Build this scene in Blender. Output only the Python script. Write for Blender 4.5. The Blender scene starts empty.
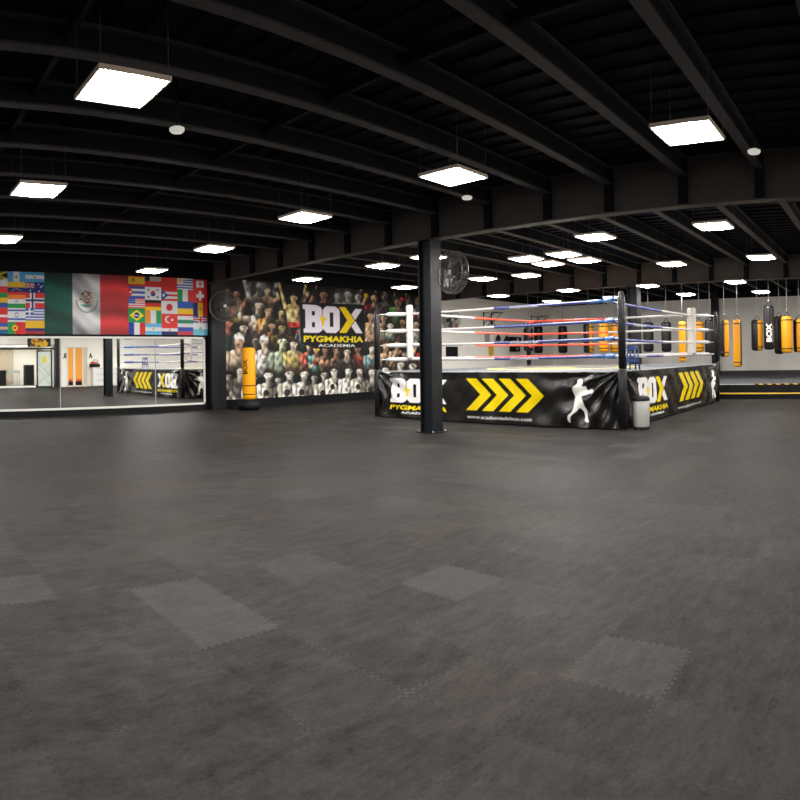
import bpy, bmesh, math, random
import numpy as np
from mathutils import Vector, Matrix
R = random.Random(7)
PI = math.pi
scn = bpy.context.scene
COL = scn.collection

# ------------------------------------------------------------------ materials
def lin(c):
    c = c / 255.0
    return c / 12.92 if c <= 0.04045 else ((c + 0.055) / 1.055) ** 2.4
def rgb(r, g, b): return (lin(r), lin(g), lin(b), 1.0)
def mat(name, col, rough=0.6, metal=0.0, emit=None, noise=0.0, nscale=8.0, bump=0.0, spec=None, coat=0.0):
    m = bpy.data.materials.new(name); m.use_nodes = True
    nt = m.node_tree; b = nt.nodes['Principled BSDF']
    b.inputs['Base Color'].default_value = col
    b.inputs['Roughness'].default_value = rough
    b.inputs['Metallic'].default_value = metal
    if spec is not None: b.inputs['Specular IOR Level'].default_value = spec
    if coat: b.inputs['Coat Weight'].default_value = coat
    if emit:
        b.inputs['Emission Color'].default_value = emit[0]; b.inputs['Emission Strength'].default_value = emit[1]
    if noise or bump:
        tc = nt.nodes.new('ShaderNodeTexCoord'); n = nt.nodes.new('ShaderNodeTexNoise')
        n.inputs['Scale'].default_value = nscale; n.inputs['Detail'].default_value = 5
        nt.links.new(tc.outputs['Object'], n.inputs['Vector'])
        if noise:
            mx = nt.nodes.new('ShaderNodeMix'); mx.data_type = 'RGBA'
            mx.inputs[6].default_value = tuple(max(0, c * (1 - noise)) for c in col[:3]) + (1,)
            mx.inputs[7].default_value = tuple(min(1, c * (1 + noise)) for c in col[:3]) + (1,)
            nt.links.new(n.outputs['Fac'], mx.inputs[0]); nt.links.new(mx.outputs[2], b.inputs['Base Color'])
        if bump:
            bp = nt.nodes.new('ShaderNodeBump'); bp.inputs['Strength'].default_value = bump; bp.inputs['Distance'].default_value = 0.02
            nt.links.new(n.outputs['Fac'], bp.inputs['Height']); nt.links.new(bp.outputs['Normal'], b.inputs['Normal'])
    return m
def paint_mat(name, rough, bump=0.0, spec=0.5):
    m = bpy.data.materials.new(name); m.use_nodes = True
    nt = m.node_tree; b = nt.nodes['Principled BSDF']
    a = nt.nodes.new('ShaderNodeAttribute'); a.attribute_name = 'print'
    nt.links.new(a.outputs['Color'], b.inputs['Base Color'])
    b.inputs['Roughness'].default_value = rough; b.inputs['Specular IOR Level'].default_value = spec
    return m

M = {}
M['black_paint'] = mat('black_paint', rgb(14, 14, 16), 0.55, noise=0.25, nscale=3)
M['ceiling_black'] = mat('ceiling_black', rgb(14, 16, 22), 0.75, noise=0.3, nscale=2)
M['joist_paint'] = mat('joist_paint', rgb(66, 65, 68), 0.6, noise=0.2, nscale=3)
M['joist_web'] = mat('joist_web', rgb(30, 31, 36), 0.7, noise=0.2, nscale=3, spec=.05)  # shade put into the colour: webs and bridging darker than the lit flanges
M['girder_paint'] = mat('girder_paint', rgb(66, 62, 60), 0.6, noise=0.2, nscale=3)
M['column_paint'] = mat('column_paint', rgb(15, 18, 21), 0.45, noise=0.2, nscale=4)
M['wall_black'] = mat('wall_black', rgb(12, 13, 15), 0.6, noise=0.2, nscale=3)
M['wall_white'] = mat('wall_white', rgb(250, 245, 234), 0.7, noise=0.04, nscale=1.5)
M['wall_back_white'] = mat('wall_back_white', rgb(248, 244, 236), 0.7, noise=0.02, nscale=1.5)
M['white_plastic'] = mat('white_plastic', rgb(225, 222, 212), 0.45)
M['detector_white'] = mat('detector_white', rgb(230, 226, 214), 0.45, emit=((1, .95, .86, 1), .4))  # slight emission stands in for bright light on the white housings
M['white_metal'] = mat('white_metal', rgb(225, 225, 222), 0.4)
M['frame_metal'] = mat('frame_metal', rgb(190, 170, 150), 0.4)
M['wire'] = mat('wire', rgb(70, 70, 75), 0.4, metal=0.6)
M['led'] = mat('led', rgb(250, 248, 240), 0.5, emit=((1.0, 0.965, 0.91, 1), 110.0))
M['mirror'] = mat('mirror', (0.86, 0.87, 0.86, 1), 0.015, metal=1.0)
M['mirror_frame'] = mat('mirror_frame', rgb(228, 226, 218), 0.5)
M['rubber_black'] = mat('rubber_black', rgb(10, 10, 11), 0.55)
M['vinyl_black'] = mat('vinyl_black', rgb(10, 10, 11), 0.35)
M['leather_black'] = mat('leather_black', rgb(11, 11, 13), 0.36, noise=0.3, nscale=10, bump=0.15)
M['leather_yellow'] = mat('leather_yellow', rgb(222, 140, 8), 0.4, noise=0.08, nscale=6, bump=0.1)
M['leather_white'] = mat('leather_white', rgb(204, 196, 186), 0.4, noise=0.04, nscale=6)
M['bag_yellow'] = mat('bag_yellow', rgb(255, 160, 0), 0.4, noise=0.05, nscale=5)
M['rope_white'] = mat('rope_white', rgb(186, 181, 178), 0.45)
M['rope_grey'] = mat('rope_grey', rgb(160, 156, 156), 0.5)
M['rope_blue'] = mat('rope_blue', rgb(26, 34, 104), 0.45)
M['sleeve_blue'] = mat('sleeve_blue', rgb(12, 66, 124), 0.45)
M['rope_red'] = mat('rope_red', rgb(235, 70, 42), 0.45)
M['canvas'] = mat('canvas', rgb(62, 66, 74), 0.75, noise=0.1, nscale=2)
M['canvas_yellow'] = mat('canvas_yellow', rgb(200, 180, 60), 0.7)
M['canvas_edge'] = mat('canvas_edge', rgb(120, 120, 122), 0.6)
M['chain'] = mat('chain', rgb(190, 190, 190), 0.35, metal=0.6)
M['steel'] = mat('steel', rgb(226, 224, 218), 0.3, metal=0.6, noise=0.05, nscale=20)
M['stool_blue'] = mat('stool_blue', rgb(12, 40, 88), 0.4)
M['fan_grey'] = mat('fan_grey', rgb(84, 82, 78), 0.4, metal=0.3)
M['fan_blade'] = mat('fan_blade', rgb(40, 39, 37), 0.45, metal=0.2)
M['wood_tan'] = mat('wood_tan', rgb(200, 185, 160), 0.6)
M['orange'] = mat('orange', rgb(242, 150, 20), 0.5, noise=0.08, nscale=4)
M['red'] = mat('red', rgb(190, 40, 30), 0.5)
M['yellow_tape'] = mat('yellow_tape', rgb(222, 165, 30), 0.6)
M['grey'] = mat('grey', rgb(150, 150, 148), 0.6)
M['green_glass'] = mat('green_glass', rgb(170, 190, 180), 0.25)
M['frosted'] = mat('frosted', rgb(205, 218, 210), 0.35)
M['yellow_sign'] = mat('yellow_sign', rgb(225, 205, 20), 0.5)
M['platform_rubber'] = mat('platform_rubber', rgb(62, 64, 66), 0.7, noise=0.25, nscale=5)
M['print_mural'] = paint_mat('print_mural', 0.6, spec=0.2)
M['print_flags'] = paint_mat('print_flags', 0.6, spec=0.25)
M['print_vinyl'] = paint_mat('print_vinyl', 0.27, spec=0.5)

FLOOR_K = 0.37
for k_, v_ in dict(black_paint=.12, ceiling_black=.05, joist_paint=.08, girder_paint=.08, column_paint=.14, wall_black=.08, rubber_black=.12, vinyl_black=.2, leather_black=.2, platform_rubber=.03, leather_yellow=.25, bag_yellow=.2, fan_grey=.3).items():
    M[k_].node_tree.nodes['Principled BSDF'].inputs['Specular IOR Level'].default_value = v_
def floor_material():
    m = bpy.data.materials.new('rubber_floor'); m.use_nodes = True
    nt = m.node_tree; N = nt.nodes; L = nt.links; b = N['Principled BSDF']
    def math_(op, a, bb=None, c=None):
        n = N.new('ShaderNodeMath'); n.operation = op
        for i, v in enumerate((a, bb, c)):
            if v is None: continue
            if isinstance(v, (int, float)): n.inputs[i].default_value = v
            else: L.new(v, n.inputs[i])
        return n.outputs[0]
    geo = N.new('ShaderNodeNewGeometry'); sep = N.new('ShaderNodeSeparateXYZ'); L.new(geo.outputs['Position'], sep.inputs[0])
    T = 0.49
    u = math_('DIVIDE', math_('SUBTRACT', sep.outputs[0], 0.16), T); v = math_('DIVIDE', sep.outputs[1], T)
    # interlocking puzzle teeth along the seams
    tu = math_('MULTIPLY', math_('SIGN', math_('SINE', math_('MULTIPLY', v, 2 * PI * 11))), 0.02)
    tv = math_('MULTIPLY', math_('SIGN', math_('SINE', math_('MULTIPLY', u, 2 * PI * 11))), 0.02)
    u2 = math_('ADD', u, tu); v2 = math_('ADD', v, tv)
    cell = N.new('ShaderNodeCombineXYZ'); L.new(math_('FLOOR', u2), cell.inputs[0]); L.new(math_('FLOOR', v2), cell.inputs[1])
    wn = N.new('ShaderNodeTexWhiteNoise'); wn.noise_dimensions = '2D'; L.new(cell.outputs[0], wn.inputs['Vector'])
    # broad stains, streaks, fine grain
    def noise(scale, detail, rough=0.6, sx=1, sy=1):
        mp = N.new('ShaderNodeMapping'); mp.inputs['Scale'].default_value = (sx, sy, 1); L.new(geo.outputs['Position'], mp.inputs[0])
        n = N.new('ShaderNodeTexNoise'); n.inputs['Scale'].default_value = scale; n.inputs['Detail'].default_value = detail
        n.inputs['Roughness'].default_value = rough; L.new(mp.outputs[0], n.inputs['Vector']); return n.outputs['Fac']
    big = noise(0.7, 4); mid = noise(4.5, 8, 0.78); fine = noise(45, 4, 0.7); streak = noise(7, 6, 0.75, 0.6, 1.9)
    patch = math_('GREATER_THAN', wn.outputs['Value'], 0.985)
    for (a_, b_) in ((3, 6), (3, 7), (5, 7), (1, 8), (8, 11), (5, 2)):
        e_ = math_('MULTIPLY', math_('COMPARE', math_('FLOOR', u2), a_, .1), math_('COMPARE', math_('FLOOR', v2), b_, .1)); patch = math_('MAXIMUM', patch, e_)
    val = math_('ADD', 0.058, math_('MULTIPLY', math_('SUBTRACT', wn.outputs['Value'], 0.5), 0.016))
    val = math_('ADD', val, math_('MULTIPLY', patch, 0.022))
    val = math_('ADD', val, math_('MULTIPLY', math_('SUBTRACT', big, 0.5), 0.045))
    val = math_('ADD', val, math_('MULTIPLY', math_('SUBTRACT', mid, 0.5), 0.11))
    val = math_('ADD', val, math_('MULTIPLY', math_('SUBTRACT', streak, 0.5), 0.085))
    val = math_('ADD', val, math_('MULTIPLY', math_('SUBTRACT', fine, 0.5), 0.05))
    # seams: thin darker line at the cell edges, dusty in places
    fu = math_('ABSOLUTE', math_('SUBTRACT', math_('FRACT', u2), 0.5)); fv = math_('ABSOLUTE', math_('SUBTRACT', math_('FRACT', v2), 0.5))
    edge = math_('GREATER_THAN', math_('MAXIMUM', fu, fv), 0.493)
    dust = math_('MAXIMUM', math_('SUBTRACT', noise(2.6, 4), 0.5), -.05)
    val = math_('ADD', val, math_('MULTIPLY', edge, math_('MULTIPLY', dust, 0.3)))
    scuff = math_('MAXIMUM', math_('SUBTRACT', noise(2.2, 6, 0.75, 0.8, 1.6), 0.6), 0)
    val = math_('ADD', val, math_('MULTIPLY', scuff, 0.3))
    # light falloff painted into the rubber: paler open training area, darker towards the walls
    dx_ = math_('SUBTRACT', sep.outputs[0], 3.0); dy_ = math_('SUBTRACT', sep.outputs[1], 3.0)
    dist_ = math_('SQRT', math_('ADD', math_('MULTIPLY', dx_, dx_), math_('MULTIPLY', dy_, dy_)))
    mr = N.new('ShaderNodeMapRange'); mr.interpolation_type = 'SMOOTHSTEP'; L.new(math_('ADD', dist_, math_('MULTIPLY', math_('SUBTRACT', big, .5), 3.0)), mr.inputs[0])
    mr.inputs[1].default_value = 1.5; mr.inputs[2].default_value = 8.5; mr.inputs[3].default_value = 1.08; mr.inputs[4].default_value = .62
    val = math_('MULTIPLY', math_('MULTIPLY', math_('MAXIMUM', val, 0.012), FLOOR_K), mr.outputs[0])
    comb = N.new('ShaderNodeCombineColor')
    warm = noise(0.45, 2)
    L.new(math_('MULTIPLY', val, math_('ADD', 0.92, math_('MULTIPLY', warm, 0.34))), comb.inputs[0])
    L.new(val, comb.inputs[1])
    L.new(math_('MULTIPLY', val, math_('SUBTRACT', 1.06, math_('MULTIPLY', warm, 0.22))), comb.inputs[2])
    L.new(comb.outputs[0], b.inputs['Base Color'])
    L.new(math_('ADD', 0.5, math_('MULTIPLY', math_('SUBTRACT', mid, 0.5), 0.35)), b.inputs['Roughness'])
    b.inputs['Specular IOR Level'].default_value = 0.008
    bp = N.new('ShaderNodeBump'); bp.inputs['Strength'].default_value = 0.25; bp.inputs['Distance'].default_value = 0.006
    L.new(math_('ADD', fine, math_('MULTIPLY', edge, -0.3)), bp.inputs['Height']); L.new(bp.outputs['Normal'], b.inputs['Normal'])
    return m
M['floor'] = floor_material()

def deck_material():
    m = mat('ceiling_deck', rgb(20, 23, 34), 0.7, spec=.05, noise=0.3, nscale=1.2); return m
M['deck'] = deck_material()

# ------------------------------------------------------------------ mesh builder
class MB:
    def __init__(s): s.v = []; s.f = []; s.mi = []; s.sm = []; s.slots = []
    def slot(s, m):
        if m not in s.slots: s.slots.append(m)
        return s.slots.index(m)
    def add(s, vs, fs, m, smooth=False):
        o = len(s.v); s.v += [tuple(v) for v in vs]; k = s.slot(m)
        for f in fs: s.f.append(tuple(i + o for i in f)); s.mi.append(k); s.sm.append(smooth)
        return s
    def box(s, c, size, m, rot=0.0, bev=0.0):
        hx, hy, hz = (a / 2 for a in size)
        b = min(bev, hx * .9, hy * .9, hz * .9)
        ca, sa = math.cos(rot), math.sin(rot)
        if b <= 0:
            P = [(x, y, z) for x in (-hx, hx) for y in (-hy, hy) for z in (-hz, hz)]
            F = [(0, 1, 3, 2), (4, 6, 7, 5), (0, 4, 5, 1), (2, 3, 7, 6), (0, 2, 6, 4), (1, 5, 7, 3)]
        else:
            bm = bmesh.new(); bmesh.ops.create_cube(bm, size=1.0)
            for v in bm.verts: v.co = Vector((v.co.x * 2 * hx, v.co.y * 2 * hy, v.co.z * 2 * hz))
            bmesh.ops.bevel(bm, geom=list(bm.edges), offset=b, segments=2, affect='EDGES', profile=0.6)
            bm.verts.index_update()
            P = [tuple(v.co) for v in bm.verts]; F = [tuple(v.index for v in f.verts) for f in bm.faces]; bm.free()
        P = [(c[0] + x * ca - y * sa, c[1] + x * sa + y * ca, c[2] + z) for x, y, z in P]
        return s.add(P, F, m)
    def bb(s, a, b, m, bev=0.0):
        return s.box([(a[i] + b[i]) / 2 for i in range(3)], [abs(b[i] - a[i]) for i in range(3)], m, 0, bev)
    def tube(s, pts, r, m, n=10, caps=True, radii=None):
        pts = [Vector(p) for p in pts]; rings = []; vs = []
        prev = None
        for i, p in enumerate(pts):
            t = (pts[min(i + 1, len(pts) - 1)] - pts[max(i - 1, 0)]).normalized()
            if prev is None:
                a = Vector((0, 0, 1)) if abs(t.z) < 0.9 else Vector((1, 0, 0))
                x = t.cross(a).normalized()
            else:
                x = (prev - t * prev.dot(t)).normalized()
            prev = x; y = t.cross(x)
            rr = radii[i] if radii else r
            for k in range(n):
                a = 2 * PI * k / n; vs.append(p + (x * math.cos(a) + y * math.sin(a)) * rr)
        fs = []
        for i in range(len(pts) - 1):
            for k in range(n):
                a, b = i * n + k, i * n + (k + 1) % n
                fs.append((a, b, b + n, a + n))
        if caps:
            fs.append(tuple(reversed(range(n)))); fs.append(tuple((len(pts) - 1) * n + k for k in range(n)))
        return s.add(vs, fs, m, True)
    def lathe(s, prof, m, c=(0, 0, 0), n=24, sx=1, sy=1, msel=None):
        # prof: [(r, z)] bottom to top; msel(angle, z) -> material
        vs = []
        for r, z in prof:
            for k in range(n):
                a = 2 * PI * k / n; vs.append((c[0] + r * math.cos(a) * sx, c[1] + r * math.sin(a) * sy, c[2] + z))
        o = len(s.v); s.v += vs
        for i in range(len(prof) - 1):
            for k in range(n):
                a, b = i * n + k, i * n + (k + 1) % n
                s.f.append((o + a, o + b, o + b + n, o + a + n))
                mm = msel(2 * PI * (k + .5) / n, (prof[i][1] + prof[i + 1][1]) / 2) if msel else m
                s.mi.append(s.slot(mm)); s.sm.append(True)
        k = s.slot(m)
        s.f.append(tuple(o + i for i in reversed(range(n)))); s.mi.append(k); s.sm.append(False)
        s.f.append(tuple(o + (len(prof) - 1) * n + i for i in range(n))); s.mi.append(k); s.sm.append(False)
        return s
    def build(s, name, parent=None, loc=(0, 0, 0), rotz=0.0):
        me = bpy.data.meshes.new(name); me.from_pydata(s.v, [], s.f)
        for m in s.slots: me.materials.append(m)
        me.polygons.foreach_set('material_index', s.mi); me.polygons.foreach_set('use_smooth', s.sm); me.update()
        o = bpy.data.objects.new(name, me); COL.objects.link(o)
        o.location = loc; o.rotation_euler = (0, 0, rotz)
        if parent: o.parent = parent
        return o
def thing(name, label, cat, loc=(0, 0, 0), rotz=0.0, group=None):
    o = bpy.data.objects.new(name, None); COL.objects.link(o); o.empty_display_size = 0.2
    o.location = loc; o.rotation_euler = (0, 0, rotz)
    return tag(o, label, cat, group)
def tag(o, label, cat, group=None):
    o['label'] = label; o['category'] = cat; o['kind'] = 'thing'
    if group: o['group'] = group
    return o
def struct(o, label=None, cat='room'):
    o['kind'] = 'structure'
    if label: o['label'] = label; o['category'] = cat
    return o

# ------------------------------------------------------------------ painter: a colour attribute on a fine grid
SS = 2
class Paint:
    def __init__(s, w, h, cell, bg=(0, 0, 0)):
        s.w, s.h = w, h; s.nx = int(round(w / cell)); s.ny = int(round(h / cell))
        s.W, s.H = s.nx * SS, s.ny * SS
        s.img = np.zeros((s.H, s.W, 3)); s.img[:] = bg
        s.xs = (np.arange(s.W) + .5) / s.W * w; s.zs = (np.arange(s.H) + .5) / s.H * h
    def win(s, x0, x1, z0, z1):
        i0 = max(0, int(x0 / s.w * s.W) - 1); i1 = min(s.W, int(x1 / s.w * s.W) + 2)
        j0 = max(0, int(z0 / s.h * s.H) - 1); j1 = min(s.H, int(z1 / s.h * s.H) + 2)
        if i1 <= i0 or j1 <= j0: return None
        X, Z = np.meshgrid(s.xs[i0:i1], s.zs[j0:j1]); return (slice(j0, j1), slice(i0, i1)), X, Z
    def put(s, sl, mask, col, a=1.0):
        reg = s.img[sl]; col = np.asarray(col, float)
        mk = (np.clip(mask, 0, 1) * a)[..., None]
        s.img[sl] = reg * (1 - mk) + col * mk
    def rect(s, x0, x1, z0, z1, col, a=1.0):
        w = s.win(x0, x1, z0, z1)
        if w: sl, X, Z = w; s.put(sl, ((X >= x0) & (X < x1) & (Z >= z0) & (Z < z1)).astype(float), col, a)
    def ell(s, cx, cz, rx, rz, col, ang=0.0, shade=0.0, a=1.0, soft=0.0):
        m = max(rx, rz) * (1.6 if soft else 1.05); w = s.win(cx - m, cx + m, cz - m, cz + m)
        if not w: return
        sl, X, Z = w; dx, dz = X - cx, Z - cz; c, n = math.cos(ang), math.sin(ang)
        p = (dx * c + dz * n) / rx; q = (-dx * n + dz * c) / rz; d = p * p + q * q
        mask = (d <= 1).astype(float) if not soft else np.clip((1.3 - np.sqrt(d)) / soft, 0, 1)
        if shade:
            f = np.clip(1.0 - shade * (0.55 * d + 0.45 * dx / rx - 0.35 * dz / rz), .15, 1.5)
            s.put(sl, mask, np.clip(np.asarray(col)[None, None, :] * f[..., None], 0, 255), a)
        else: s.put(sl, mask, col, a)
    def cap(s, p, q, r0, r1, col, shade=0.5, a=1.0):
        r = max(r0, r1); w = s.win(min(p[0], q[0]) - r, max(p[0], q[0]) + r, min(p[1], q[1]) - r, max(p[1], q[1]) + r)
        if not w: return
        sl, X, Z = w; d = np.array([q[0] - p[0], q[1] - p[1]]); L = max(1e-9, float(d @ d))
        t = np.clip(((X - p[0]) * d[0] + (Z - p[1]) * d[1]) / L, 0, 1)
        ex, ez = X - (p[0] + t * d[0]), Z - (p[1] + t * d[1]); rr = r0 + (r1 - r0) * t
        e = np.hypot(ex, ez) / rr
        f = np.clip(1 - shade * (0.6 * e * e + 0.5 * ex / rr - 0.3 * ez / rr), .15, 1.4)
        s.put(sl, (e <= 1).astype(float), np.clip(np.asarray(col)[None, None, :] * f[..., None], 0, 255), a)
    def poly(s, loops, col, a=1.0, grad=None):
        A = [p for l in loops for p in l]; w = s.win(min(p[0] for p in A), max(p[0] for p in A), min(p[1] for p in A), max(p[1] for p in A))
        if not w: return
        sl, X, Z = w; ins = np.zeros(X.shape, bool)
        for l in loops:
            for (x0, z0), (x1, z1) in zip(l, l[1:] + l[:1]):
                if z0 == z1: continue
                c = ((z0 > Z) != (z1 > Z)) & (X < (x1 - x0) * (Z - z0) / (z1 - z0) + x0); ins ^= c
        if grad is not None:
            x0, x1 = X.min(), X.max(); f = 1 - grad * ((X - x0) / max(1e-6, x1 - x0) - 0.25)
            s.put(sl, ins.astype(float), np.clip(np.asarray(col)[None, None, :] * f[..., None], 0, 255), a)
        else: s.put(sl, ins.astype(float), col, a)
    def text(s, body, x0, x1, z0, z1, col, bold=0.02, shear=0.0, rot=0, spacing=1.0):
        V, T = text_tris(body, bold, shear, spacing)
        lo = V.min(0); hi = V.max(0); V = (V - lo) / (hi - lo)
        if rot == 90: V = np.stack([1 - V[:, 1], V[:, 0]], 1)
        V = V * np.array([x1 - x0, z1 - z0]) + np.array([x0, z0])
        for t in T:
            (ax, az), (bx, bz), (cx, cz) = V[list(t)]; w = s.win(min(ax, bx, cx), max(ax, bx, cx), min(az, bz, cz), max(az, bz, cz))
            if not w: continue
            sl, X, Z = w
            d1 = (X - bx) * (az - bz) - (ax - bx) * (Z - bz); d2 = (X - cx) * (bz - cz) - (bx - cx) * (Z - cz); d3 = (X - ax) * (cz - az) - (cx - ax) * (Z - az)
            s.put(sl, (((d1 >= 0) & (d2 >= 0) & (d3 >= 0)) | ((d1 <= 0) & (d2 <= 0) & (d3 <= 0))).astype(float), col)
    def grid(s, name, place, mt, parent=None, noise=0.0):
        """place(u[], v[]) -> xyz arrays; colours sampled per vertex"""
        im = s.img.reshape(s.ny, SS, s.nx, SS, 3).mean((1, 3))
        if noise:
            im = im * (1 + noise * (np.random.RandomState(3).rand(s.ny, s.nx, 1) - .5))
        c = np.clip(im / 255.0, 0, 1); c = np.where(c <= .04045, c / 12.92, ((c + .055) / 1.055) ** 2.4)
        U, V = np.meshgrid(np.linspace(0, s.w, s.nx), np.linspace(0, s.h, s.ny))
        x, y, z = place(U.ravel(), V.ravel()); co = np.stack([x, y, z], 1).astype(np.float32)
        ii, jj = np.meshgrid(np.arange(s.nx - 1), np.arange(s.ny - 1)); a = (jj * s.nx + ii).ravel()
        F = np.stack([a, a + 1, a + 1 + s.nx, a + s.nx], 1)
        me = bpy.data.meshes.new(name); me.vertices.add(len(co)); me.vertices.foreach_set('co', co.ravel())
        me.loops.add(F.size); me.loops.foreach_set('vertex_index', F.ravel().astype(np.int32))
        me.polygons.add(len(F)); me.polygons.foreach_set('loop_start', (np.arange(len(F)) * 4).astype(np.int32))
        me.update(calc_edges=True); me.validate()
        at = me.color_attributes.new('print', 'FLOAT_COLOR', 'POINT')
        at.data.foreach_set('color', np.concatenate([c.reshape(-1, 3), np.ones((len(co), 1))], 1).astype(np.float32).ravel())
        me.polygons.foreach_set('use_smooth', [True] * len(F)); me.materials.append(mt)
        o = bpy.data.objects.new(name, me); COL.objects.link(o)
        if parent: o.parent = parent
        return o
_tx = {}
def text_tris(body, bold=0.02, shear=0.0, spacing=1.0):
    k = (body, bold, shear, spacing)
    if k in _tx: return _tx[k]
    cu = bpy.data.curves.new('lettering', 'FONT'); cu.body = body; cu.size = 1; cu.offset = bold; cu.shear = shear; cu.space_character = spacing; cu.resolution_u = 3
    cu.dimensions = '2D'; cu.fill_mode = 'BOTH'
    o = bpy.data.objects.new('lettering', cu); COL.objects.link(o); bpy.context.view_layer.update()
    me = o.evaluated_get(bpy.context.evaluated_depsgraph_get()).to_mesh(); me.calc_loop_triangles()
    V = np.array([v.co[:2] for v in me.vertices]); T = [tuple(t.vertices) for t in me.loop_triangles]
    bpy.data.objects.remove(o); bpy.data.curves.remove(cu)
    _tx[k] = (V, T); return _tx[k]

WHITE, YEL = (238, 232, 232), (250, 214, 0)
def box_logo(p, x0, x1, z0, z1, white, yel):
    """the BOX wordmark: slab B and O in white, X of a yellow chevron and a white chevron"""
    w, h = x1 - x0, z1 - z0
    def P(l): return [(x0 + a * w, z0 + b * h) for a, b in l]
    B = [(0, 1), (.22, 1), (.29, .93), (.31, .82), (.31, .66), (.27, .53), (.32, .42), (.32, .16), (.29, .06), (.24, 0), (.01, 0), (.01, .14), (.04, .18), (.04, .82), (0, .86)]
    p.poly([P(B), P([(.14, .78), (.19, .78), (.19, .62), (.14, .62)]), P([(.14, .38), (.19, .38), (.19, .2), (.14, .2)])], white)
    O = [(.38, .98), (.53, .98), (.60, .86), (.60, .14), (.53, .01), (.38, .01), (.32, .14), (.32, .86)]
    p.poly([P(O), P([(.435, .76), (.49, .76), (.49, .23), (.435, .23)])], white)
    p.poly([P([(.27, .53), (.32, .66), (.33, .58), (.39, .53), (.35, .47), (.34, .3), (.30, .22), (.30, .42)])], yel)
    p.poly([P([(.59, .98), (.70, .98), (.86, .5), (.71, .02), (.59, .02), (.73, .5)])], yel)
    p.poly([P([(1.0, .95), (.88, .95), (.80, .72), (.87, .52)])], white)
    p.poly([P([(1.0, .02), (.88, .02), (.80, .28), (.87, .48)])], white)
def chevrons(p, x0, x1, z0, z1, col, n=4):
    w = (x1 - x0); st = w / (n + .55); t = st * .66; tip = w - st * (n - 1) - t
    for i in range(n):
        a = x0 + i * st; zm = (z0 + z1) / 2
        p.poly([[(a, z1), (a + t, z1), (a + t + tip, zm), (a + t, z0), (a, z0), (a + tip, zm)]], col)
SIL = [(310,205),(330,198),(348,212),(348,235),(340,250),(348,262),(362,255),(375,265),(374,280),(380,290),(400,285),(412,278),(428,290),(430,302),(418,312),(400,308),(375,322),(350,332),(338,330),(340,350),(352,372),(365,420),(380,450),(382,500),(398,530),(392,542),(372,535),(358,528),(362,500),(352,455),(330,430),(316,432),(300,455),(270,478),(252,500),(248,530),(252,545),(238,545),(228,525),(232,490),(262,462),(275,430),(280,380),(285,345),(275,310),(270,285),(276,262),(300,248),(308,230),(304,215)]
def boxer(p, cx, z0, z1, col, wk=1.0):
    k = (z1 - z0) / (545 - 198)
    p.poly([[(cx + (x - 325) * k * 1.13 * wk, z0 + (545 - y) * k) for x, y in SIL]], col)

# ------------------------------------------------------------------ room shell
XW, YL, YR, HT = 30.19, 17.1, -3.0, 4.65
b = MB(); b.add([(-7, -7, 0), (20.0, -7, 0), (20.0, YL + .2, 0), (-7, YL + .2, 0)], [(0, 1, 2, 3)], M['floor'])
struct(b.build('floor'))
b = MB()
b.bb((-7, -7, HT), (XW + .3, YL + .3, HT + .12), M['deck'])
x = -6.5
while x < XW:                                   # pressed ribs of the steel deck
    b.bb((x, -7, HT - .035), (x + .11, YL, HT), M['deck']); x += .36
struct(b.build('ceiling'))
b = MB(); b.bb((-7, YL, 0), (20.3, YL + .25, HT), M['wall_black']); b.bb((20.3, YL, 0), (XW, YL + .25, 4.12), M['wall_white']); b.bb((20.3, YL, 4.12), (XW, YL + .25, HT), M['wall_black'])
struct(b.build('wall_left'))
b = MB(); b.bb((XW, -7, 0), (XW + .25, YL + .25, 4.12), M['wall_back_white']); b.bb((XW, -7, 4.12), (XW + .25, YL + .25, HT), M['wall_black'])
struct(b.build('wall_back'))
b = MB(); b.bb((10.95, YR - .2, 0), (XW, YR, 4.12), M['wall_white']); b.bb((10.95, YR - .2, 4.12), (XW, YR, HT), M['wall_black'])
b.bb((-7, YR - .2, 2.55), (10.95, YR, 4.1), M['wall_white']); b.bb((-7, YR - .2, 4.1), (10.95, YR, HT), M['wall_black'])
struct(b.build('wall_right'))
b = MB(); b.bb((-7, -6.8, 0), (10.95, -6.6, 2.55), M['wall_white']); b.bb((10.75, -6.6, 0), (10.95, YR - .2, 2.55), M['wall_white'])
struct(b.build('wall_reception'))
b = MB(); b.bb((-7, -6.6, 2.55), (10.75, YR - .2, 2.62), M['wall_white']); struct(b.build('ceiling_reception'))
b = MB(); b.bb((-7, YR - .12, 2.25), (10.7, YR + .03, 2.36), M['black_paint']); b.bb((-7, YR - .12, 0), (9.5, YR + .03, .1), M['wall_white'])
struct(b.build('trim_reception'))
b = MB(); b.bb((-7, YL - .04, 0), (10.3, YL, .16), M['wall_black']); b.bb((10.3, YL - .05, 0), (20.3, YL, .26), M['wall_black'])
struct(b.build('baseboard_left'))
b = MB(); b.bb((XW - .03, YR, .46), (XW, YL, .62), M['platform_rubber']); struct(b.build('baseboard_back'))

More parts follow.
